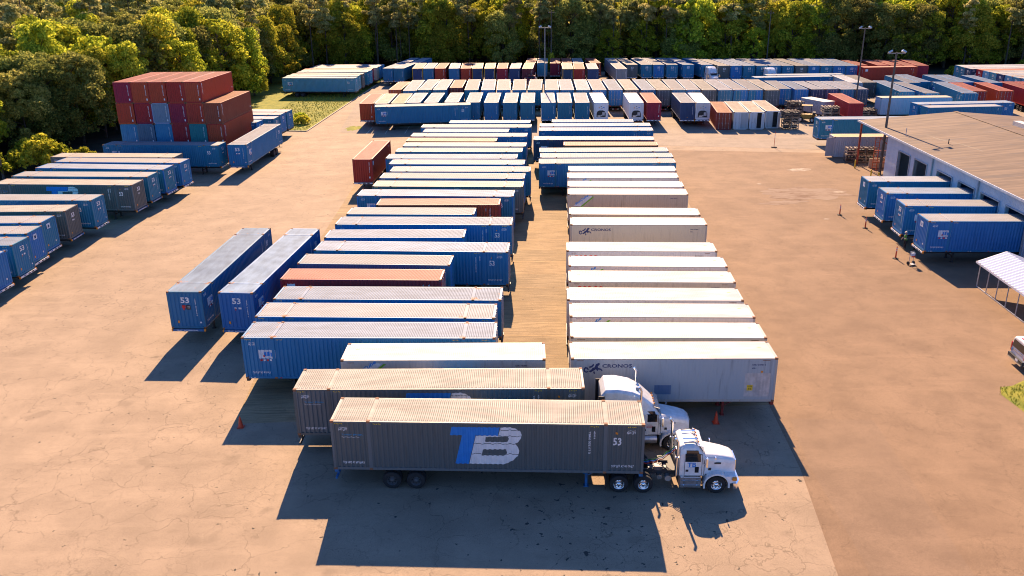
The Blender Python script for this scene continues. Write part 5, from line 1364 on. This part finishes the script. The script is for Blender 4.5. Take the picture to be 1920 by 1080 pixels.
# ------------------------------------------------------------ people
M_skin = simple('skin', (.38, .21, .14), .6, var=.05)
def person(label, x, y, rz, shirt, trousers, vest=None, hat=None, hair=(.03, .02, .015), bend=0.0, arm=(0.3, 0.3), H=1.76, z=0.01):
    """one continuous body grown from a skeleton with the Skin modifier"""
    t = thing('person', label, 'person', (x, y, z), rz); k = H/1.76; b = bend
    J = {'pelvis': (0, 0, .95, .135), 'waist': (.02+b*.1, 0, 1.10, .125), 'chest': (.03+b*.3, 0, 1.32-b*.04, .155), 'neck': (.03+b*.46, 0, 1.48-b*.1, .062), 'head0': (.05+b*.55, 0, 1.57-b*.13, .085), 'head': (.06+b*.60, 0, 1.67-b*.16, .098)}
    E = [('pelvis', 'waist'), ('waist', 'chest'), ('chest', 'neck'), ('neck', 'head0'), ('head0', 'head')]
    for s, n_ in ((1, 'l'), (-1, 'r')):
        st = .06*s; a = arm[0] if s > 0 else arm[1]
        J['hip'+n_] = (0, s*.10, .90, .10); J['knee'+n_] = (.04+st, s*.12, .49, .065); J['ankle'+n_] = (st*1.1, s*.13, .09, .042); J['toe'+n_] = (.17+st*1.1, s*.145, .04, .040)
        J['sh'+n_] = (.02+b*.32, s*.185, 1.40-b*.06, .062); J['el'+n_] = (.02+b*.36+.10*a, s*.26, 1.13-b*.05+.06*a, .043); J['wr'+n_] = (.06+b*.4+.34*a, s*.24, .90+.30*a, .030)
        E += [('pelvis', 'hip'+n_), ('hip'+n_, 'knee'+n_), ('knee'+n_, 'ankle'+n_), ('ankle'+n_, 'toe'+n_), ('chest', 'sh'+n_), ('sh'+n_, 'el'+n_), ('el'+n_, 'wr'+n_)]
        wx, wy, wz, _ = J['wr'+n_]; d = Vector((wx-J['el'+n_][0], wy-J['el'+n_][1], wz-J['el'+n_][2])).normalized()
        J['palm'+n_] = (wx+d.x*.07, wy+d.y*.07, wz+d.z*.07, .028); E.append(('wr'+n_, 'palm'+n_))
        for q, (off, ln) in enumerate(((-.027, .075), (-.009, .085), (.009, .080), (.026, .062))):
            m1 = (wx+d.x*(.09+ln*.5)+.008, wy+d.y*(.09+ln*.5), wz+d.z*(.09+ln*.5)); m1 = (m1[0]+off, m1[1], m1[2]); J['f%d%s' % (q, n_)] = m1+(.0085,)
            J['g%d%s' % (q, n_)] = (m1[0]+d.x*ln*.45-.004, m1[1]-s*.018, m1[2]+d.z*ln*.42, .0075); E += [('palm'+n_, 'f%d%s' % (q, n_)), ('f%d%s' % (q, n_), 'g%d%s' % (q, n_))]
        J['th'+n_] = (wx+d.x*.06+.042, wy-s*.012, wz+d.z*.06, .010); E.append(('wr'+n_, 'th'+n_))
    names = list(J); me = bpy.data.meshes.new('body'); me.from_pydata([tuple(c*k for c in J[n_][:3]) for n_ in names], [(names.index(a), names.index(c)) for a, c in E], [])
    o = bpy.data.objects.new('body', me); COL.objects.link(o); md = o.modifiers.new('skin', 'SKIN'); md.use_smooth_shade = True
    for i, n_ in enumerate(names):
        r = J[n_][3]*k; sv = me.skin_vertices[0].data[i]; sv.radius = (r, r*(1.25 if n_ in ('waist', 'chest', 'pelvis') else 1.0)); sv.use_root = n_ == 'pelvis'
    o.modifiers.new('sub', 'SUBSURF').levels = 1
    bpy.context.view_layer.update(); dg = bpy.context.evaluated_depsgraph_get(); m2 = bpy.data.meshes.new_from_object(o.evaluated_get(dg)); bpy.data.objects.remove(o)
    for m_ in (M_skin, shirt, trousers, M_dark): m2.materials.append(m_)
    for p in m2.polygons:
        c = p.center/k; hd = c.z > 1.49-b*.12; hand = abs(c.y) > .2 and ((c-Vector(J['wrl'][:3])).length < .19 or (c-Vector(J['wrr'][:3])).length < .19)
        p.material_index = 0 if (hd or hand) else (3 if c.z < .11 else (2 if c.z < .97 and not abs(c.y) > .215 else 1))
    o = link('body', m2, t)
    hx, hz = J['head'][0]*k, J['head'][2]*k
    mb = MB(); mb.lathe([(.001, -.10), (.02, -.03), (.017, 0), (.001, .03)], 'z', (hx+.10, 0, hz-.01), M_skin, 6); [mb.box((hx+.095, s*.034, hz+.022), (.012, .024, .012), M_black) for s in (-1, 1)]; [mb.box((hx, s*.098, hz-.005), (.035, .018, .055), M_skin) for s in (-1, 1)]; mb.box((hx+.092, 0, hz-.052), (.012, .045, .010), M_redink); mb.build('face', t)
    mh = simple('hair', hair, .9)
    mb = MB()
    if hat:
        hm = simple('hard_hat', hat, .4); mb.lathe([(.135, .03), (.125, .04), (.118, .10), (.085, .155), (.04, .178), (.001, .182)], 'z', (hx, 0, hz-.01), hm, 16); mb.box((hx+.12, 0, hz+.025), (.08, .16, .012), hm); mb.build('hard_hat', t)
    else:
        mb.lathe([(.112, -.02), (.116, .04), (.10, .09), (.06, .125), (.001, .135)], 'z', (hx-.018, 0, hz-.005), mh, 14); mb.build('hair', t)
    if vest:
        mv = simple('vest', vest, .6, var=.05); cx = J['chest'][0]*k
        prof_v = [(.175, .98), (.178, 1.15), (.190, 1.30), (.165, 1.42), (.10, 1.47)]
        vs = []; fs = []; n_ = 18
        for r, z_ in prof_v:
            for i in range(n_): a = 2*math.pi*i/n_; vs.append((cx*.9*(z_-.9)/.5+r*.82*math.cos(a), r*1.12*math.sin(a), z_*k))
        for q in range(len(prof_v)-1):
            for i in range(n_): fs.append((q*n_+i, q*n_+(i+1) % n_, (q+1)*n_+(i+1) % n_, (q+1)*n_+i))
        mb = MB(); mb.add(vs, fs, mv); mb.build('safety_vest', t, smooth=True)
        vs = []; fs = []
        for z_ in (1.10, 1.16):
            for i in range(n_): a = 2*math.pi*i/n_; vs.append((cx*.9*(z_-.9)/.5+.184*.82*math.cos(a), .184*1.12*math.sin(a), z_*k))
        for i in range(n_): fs.append((i, (i+1) % n_, n_+(i+1) % n_, n_+i))
        mb = MB(); mb.add(vs, fs, M_white); mb.build('reflective_band', t)
    return t
M_navyc = simple('navy_cloth', (.015, .02, .035), .9); M_blackc = simple('black_cloth', (.012, .012, .015), .9)
person('person in dark clothes and light cap, left of two between the docked boxes', 37.7, 77.3, R(200), M_navyc, M_blackc, vest=(.06, .25, .04), hat=(.5, .42, .36), arm=(.9, .5))
person('person in bright green vest, right of two between the docked boxes', 38.45, 76.9, R(170), M_navyc, M_blackc, vest=(.12, .60, .05), arm=(.6, .8))
person('person in yellow vest on the grass at the right edge', 32.55, 47.6, R(100), M_yellow, M_blackc, vest=(.45, .60, .04), arm=(.3, .4))
# ------------------------------------------------------------ trees
def leafmat(name, c1, c2, c3):
    n = NT(name); g = n.n('ShaderNodeNewGeometry'); oi = n.n('ShaderNodeObjectInfo')
    pos = n.noise(n.tc.outputs['Object'], .35, 4, .6)
    col = n.mix(n.ramp(pos, .35, .65), c1, c2); col = n.mix(n.ramp(g.outputs['Random Per Island'], .2, .95), col, c3)
    hs = n.n('ShaderNodeHueSaturation'); n.l(col, hs.inputs['Color']); n.l(n.math('MULTIPLY_ADD', oi.outputs['Random'], .04, .49), hs.inputs['Hue']); n.l(n.math('MULTIPLY_ADD', n.math('FRACT', n.math('MULTIPLY', oi.outputs['Random'], 9.7)), .6, .65), hs.inputs['Value'])
    tr = n.n('ShaderNodeBsdfTranslucent'); n.l(hs.outputs[0], tr.inputs[0]); df = n.n('ShaderNodeBsdfDiffuse'); n.l(hs.outputs[0], df.inputs[0])
    mx = n.n('ShaderNodeAddShader'); n.l(df.outputs[0], mx.inputs[0]); n.l(tr.outputs[0], mx.inputs[1]); n.l(mx.outputs[0], n.out.inputs[0])
    n.t.nodes.remove(n.b); return n.m
L_broad = leafmat('broad_leaves', (.080, .105, .010), (.20, .20, .018), (.35, .30, .035))
L_oak = leafmat('oak_leaves', (.070, .085, .020), (.150, .150, .036), (.26, .23, .06))
L_pine = leafmat('pine_needles', (.10, .11, .032), (.20, .19, .06), (.33, .29, .12))
L_vine = leafmat('vine_leaves', (.10, .13, .012), (.22, .22, .018), (.36, .32, .035))
M_bark = simple('bark', (.085, .062, .045), .95, var=.4, scale=2)
def leaf_cloud(centers, radii, per, size, mat, name, seed, flat=.75, elong=1.5):
    r_ = np.random.RandomState(seed); V = []
    for (cx, cy, cz), r in zip(centers, radii):
        n_ = int(per*r*r); d = r_.normal(size=(n_, 3)); d /= np.linalg.norm(d, axis=1)[:, None]; d[:, 2] = np.where(d[:, 2] < -.55, -d[:, 2], d[:, 2])
        rr = r*(r_.uniform(.55, 1.12, n_))[:, None]; p = np.array((cx, cy, cz))+d*rr*np.array((1, 1, flat))
        nrm = d+r_.normal(scale=.75, size=(n_, 3)); nrm /= np.linalg.norm(nrm, axis=1)[:, None]
        a = np.cross(nrm, r_.normal(size=(n_, 3))); a /= np.linalg.norm(a, axis=1)[:, None]; b_ = np.cross(nrm, a); s = (size*r_.uniform(.55, 1.35, n_))[:, None]
        q = np.stack([p-a*s*elong*.5, p+b_*s*.42, p+a*s*elong*.5, p-b_*s*.42], 1); V.append(q.reshape(-1, 3))
    V = np.concatenate(V); nf = len(V)//4; me = bpy.data.meshes.new(name); me.vertices.add(len(V)); me.vertices.foreach_set('co', V.astype(np.float32).ravel()); me.loops.add(len(V)); me.loops.foreach_set('vertex_index', np.arange(len(V), dtype=np.int32))
    me.polygons.add(nf); me.polygons.foreach_set('loop_start', np.arange(0, 4*nf, 4, dtype=np.int32)); me.materials.append(mat); me.update(calc_edges=True); me.validate(); return me
def tree_proto(key, h, cr, mat, seed, pine=False, leaf=.31, trunk=.26, per=175, base=.14):
    r_ = random.Random(seed); mb = MB(); top = h*.92; pts = [(0, 0, -.3)]
    for i in range(1, 6): pts.append((pts[-1][0]+r_.uniform(-.25, .25), pts[-1][1]+r_.uniform(-.25, .25), top*i/5))
    for i in range(5): mb.tube(pts[i], pts[i+1], trunk*(1-.17*i), M_bark, r1=trunk*(1-.17*(i+1)), n=8, caps=False)
    cs = []; rs = []
    if pine:
        for i in range(26):
            z = h*r_.uniform(.52, .99); k = 1-abs((z/h-.70)/.36); a = r_.uniform(0, 6.28); d = cr*max(.15, k)*r_.uniform(.25, 1.0); c = (d*math.cos(a), d*math.sin(a), z); cs.append(c); rs.append(r_.uniform(.7, 1.25))
            mb.tube((0, 0, z-.5), c, .06, M_bark, r1=.025, n=5, caps=False)
    else:
        nl = 52
        for i in range(nl):
            z = base+(1-base)*((i+.5)/nl); zz = h*z; t_ = (z-base)/(1-base); k = math.sin(math.pi*min(1, .18+.80*t_))**.6; a = i*2.39996+r_.uniform(-.4, .4); d = cr*k*math.sqrt(r_.uniform(.3, 1.0)); c = (d*math.cos(a), d*math.sin(a), min(zz, h-.9)); cs.append(c); rs.append(r_.choice((.55, .8, 1.1, 1.4, 1.75))*r_.uniform(.85, 1.15)*cr/4.6)
            if i % 3 == 0: mb.tube((0, 0, max(1.5, zz-2.0)), c, .10, M_bark, r1=.03, n=5, caps=False)
    o = mb.build('trunk'); stash(key+'trunk', o)
    ME[key+'crown'] = leaf_cloud(cs, rs, per if not pine else per*1.25, leaf, mat, 'crown', seed, flat=.8 if not pine else .55, elong=1.4 if not pine else 1.9)
PROT = []
for i, a in enumerate(((15, 4.6, L_broad, 1), (17, 5.2, L_oak, 2), (13, 4.2, L_broad, 3), (18, 4.8, L_broad, 4), (16, 5.4, L_oak, 5), (11, 3.8, L_vine, 6))):
    tree_proto('bt%d' % i, a[0], a[1], a[2], a[3]); PROT.append(('bt%d' % i, a[0]))
PPROT = []
for i, a in enumerate(((23, 3.4, 11), (21, 3.0, 12), (25, 3.6, 13))):
    tree_proto('pt%d' % i, a[0], a[1], L_pine, a[2], pine=True, leaf=.30, trunk=.24); PPROT.append(('pt%d' % i, a[0]))
def bush_proto(key, w_, h, mat, seed, leaf=.28, per=120):
    r_ = random.Random(seed); cs = []; rs = []
    for i in range(26): a = r_.uniform(0, 6.28); d = w_*math.sqrt(r_.random())*.8; z = h*(1-(d/w_)**2)*r_.uniform(.35, .85); cs.append((d*math.cos(a), d*math.sin(a), max(.4, z))); rs.append(r_.uniform(.5, .95)*h/3.2)
    ME[key+'crown'] = leaf_cloud(cs, rs, per*2.2, leaf, mat, 'crown', seed); mb = MB()
    for i in range(7): a = i*.9; mb.tube((0, 0, -.1), (w_*.4*math.cos(a), w_*.4*math.sin(a), h*.6), .06, M_bark, r1=.02, n=5, caps=False)
    stash(key+'trunk', mb.build('trunk'))
bush_proto('bu0', 4.2, 3.6, L_vine, 21); bush_proto('bu1', 3.0, 2.6, L_vine, 22); bush_proto('bu2', 1.5, 1.9, L_vine, 23, leaf=.2, per=200)
def plant(name, key, x, y, s, rz, label, cat, group=None, sz=None, z=-.02):
    t = thing(name, label, cat, (x, y, z), rz, group); t.scale = (s, s, sz or s)
    put('trunk', key+'trunk', t); put('crown', key+'crown', t); return t
BND = [(-260, 20), (-110, 70), (-82, 104), (-72, 124), (-66, 140), (-60, 153), (-58, 172), (-56, 190), (-55, 212), (-50, 230), (-30, 234.5), (30, 233), (70, 231), (100, 222), (120, 217), (150, 208), (175, 196), (300, 170)]
def yb(x):
    for (x0, y0), (x1, y1) in zip(BND, BND[1:]):
        if x0 <= x <= x1: return y0+(y1-y0)*(x-x0)/(x1-x0)
    return 1e9
tr_ = random.Random(99); cand = []; step = 5.5; yy = 60.0
while yy < 400:
    xx = -240.0; st = step*(1.0 if yy < 270 else 1.4)
    while xx < 250:
        x = xx+tr_.uniform(-2.4, 2.4); y = yy+tr_.uniform(-2.4, 2.4); xx += st
        if y < yb(x) or abs(x-1) > .62*y+16: continue
        cand.append((x, y))
    yy += st
def front_key(p):
    x, y = p; return (y-yb(x) if x > -55 else min(y-yb(x), 999)*.55)+math.hypot(x, y)*.22
cand.sort(key=front_key); nind = 285
WHERE = []
for i, (x, y) in enumerate(cand[:nind]):
    back = x > -52 and y > 215
    if back:
        pine = tr_.random() < (.55 if x < 70 else .3); edge = y-yb(x) < 7
    else: pine = tr_.random() < .12; edge = y-yb(x) < 7
    if pine: key, h = tr_.choice(PPROT); s = tr_.uniform(.84, 1.04)
    else:
        key, h = tr_.choice(PROT[:5]) if tr_.random() < .86 else PROT[5]
        want = tr_.uniform(13.5, 19.5) if back else tr_.uniform(12.0, 18.5)
        if edge and not back: want *= .84
        s = want/h
    lab = ('tall pine with a bare trunk in the forest behind the yard' if pine else 'leafy green tree in the forest beyond the back row') if back else ('pine standing among leafy trees left of the yard' if pine else 'dense leafy tree in the forest left of the yard')
    plant('pine_tree' if pine else 'broadleaf_tree', key, x, y, s, tr_.uniform(0, 6.28), lab, 'tree', ('pines behind the yard' if pine else 'leafy trees behind the yard') if back else ('pines left of the yard' if pine else 'leafy trees left of the yard'))
# the rest of the forest as one mass: points that carry the same trees
rest = cand[nind:]
fme = bpy.data.meshes.new('distant_forest'); fme.from_pydata([(x, y, -.02) for x, y in rest], [], []); fo = link('distant_forest', fme); fo['kind'] = 'stuff'; fo['label'] = 'dense forest canopy rising behind the first trees'
src = []
for key, h in PROT[:5]+PPROT:
    a = ME[key+'crown']; b = ME[key+'trunk']; src.append((a, b, h))
ng = bpy.data.node_groups.new('forest', 'GeometryNodeTree'); ng.interface.new_socket('Geometry', in_out='INPUT', socket_type='NodeSocketGeometry'); ng.interface.new_socket('Geometry', in_out='OUTPUT', socket_type='NodeSocketGeometry')
gi = ng.nodes.new('NodeGroupInput'); go = ng.nodes.new('NodeGroupOutput'); ip = ng.nodes.new('GeometryNodeInstanceOnPoints'); jn = ng.nodes.new('GeometryNodeGeometryToInstance')
seen = set(); first = {o.data.name: o for o in bpy.data.objects if o.type == 'MESH'}
for a, b, h in reversed(src):
    j2 = ng.nodes.new('GeometryNodeJoinGeometry')
    for me in (b, a):
        ob = first.get(me.name)
        if not ob: continue
        oi = ng.nodes.new('GeometryNodeObjectInfo'); oi.transform_space = 'ORIGINAL'; oi.inputs['Object'].default_value = ob; ng.links.new(oi.outputs['Geometry'], j2.inputs[0])
    gti = ng.nodes.new('GeometryNodeGeometryToInstance'); ng.links.new(j2.outputs[0], gti.inputs[0])
    if 'J' not in locals(): J = ng.nodes.new('GeometryNodeJoinGeometry')
    ng.links.new(gti.outputs[0], J.inputs[0])
ip.inputs['Pick Instance'].default_value = True
ri_ = ng.nodes.new('FunctionNodeRandomValue'); ri_.data_type = 'INT'; ri_.inputs['Min'].default_value = 0; ri_.inputs['Max'].default_value = 7
ng.links.new(ri_.outputs[2], ip.inputs['Instance Index'])
rr_ = ng.nodes.new('FunctionNodeRandomValue'); rr_.data_type = 'FLOAT_VECTOR'; rr_.inputs[0].default_value = (0, 0, 0); rr_.inputs[1].default_value = (0, 0, 6.28); ng.links.new(rr_.outputs[0], ip.inputs['Rotation'])
rs_ = ng.nodes.new('FunctionNodeRandomValue'); rs_.data_type = 'FLOAT'; rs_.inputs[2].default_value = .85; rs_.inputs[3].default_value = 1.2; ng.links.new(rs_.outputs[1], ip.inputs['Scale'])
ng.links.new(gi.outputs[0], ip.inputs['Points']); ng.links.new(J.outputs[0], ip.inputs['Instance']); ng.links.new(ip.outputs[0], go.inputs[0])
md = fo.modifiers.new('forest', 'NODES'); md.node_group = ng
# bushes and vine-covered mounds
for i, (k_, x, y, s, lab) in enumerate((('bu0', -66.8, 119.5, 1.25, 'large bright yellow-green bush behind the left edge boxes'), ('bu0', -71.5, 113.8, 1.1, 'bright bush at the left edge by the wooden pole'), ('bu1', -62.3, 122.5, .9, 'small bright bush right of the larger bush at the left'),
        ('bu0', 125.0, 208.5, 1.05, 'rounded sunlit bush above the far right block'), ('bu1', 108.0, 207.5, 1.2, 'sunlit bush left of the far right block'),
        ('bu1', 28.5, 230.5, 1.4, 'vine mound behind the gap in the back row'), ('bu1', 34.5, 231.0, 1.2, 'round vine mound above the grey back-row box'), ('bu0', 41.5, 231.3, 1.0, 'broad vine mound left of the white tractors'), ('bu0', 52.0, 230.8, 1.0, 'vine mound between the two white tractors'), ('bu1', 62.0, 230.5, 1.3, 'low vine mound right of the white tractors'),
        ('bu2', -37.3, 153.0, 1.0, 'small yellow-green shrub on the lawn corner'), ('bu2', -38.5, 157.0, .9, 'taller thin shrub on the lawn behind the corner shrub'), ('bu2', -40.3, 154.0, 1.1, 'shrub on the lawn next to the stacked-box row'))):
    plant('bush', k_, x, y, s, i*1.3, lab, 'bush', 'bushes at the forest edge')
for i, (x, y, s) in enumerate(((36.0, 238, .95), (45.5, 239, 1.0), (55, 238.5, .9), (27, 238, .9), (66, 237, .9))):
    plant('vine_covered_tree', 'bt5', x, y, s*1.05, i, ['second vine-covered tree from the left behind the blue back row', 'middle vine-covered tree behind the white tractors', 'fourth vine-covered tree from the left behind the back row', 'leftmost vine-covered tree behind the gap', 'rightmost vine-covered tree behind the back row'][i], 'tree', 'vine-covered trees')
t = plant('vine_on_pole', 'bu2', 10.9, 225.6, .8, 0, 'climbing vine wrapped round the foot of the thin pole', 'vine', sz=3.2)
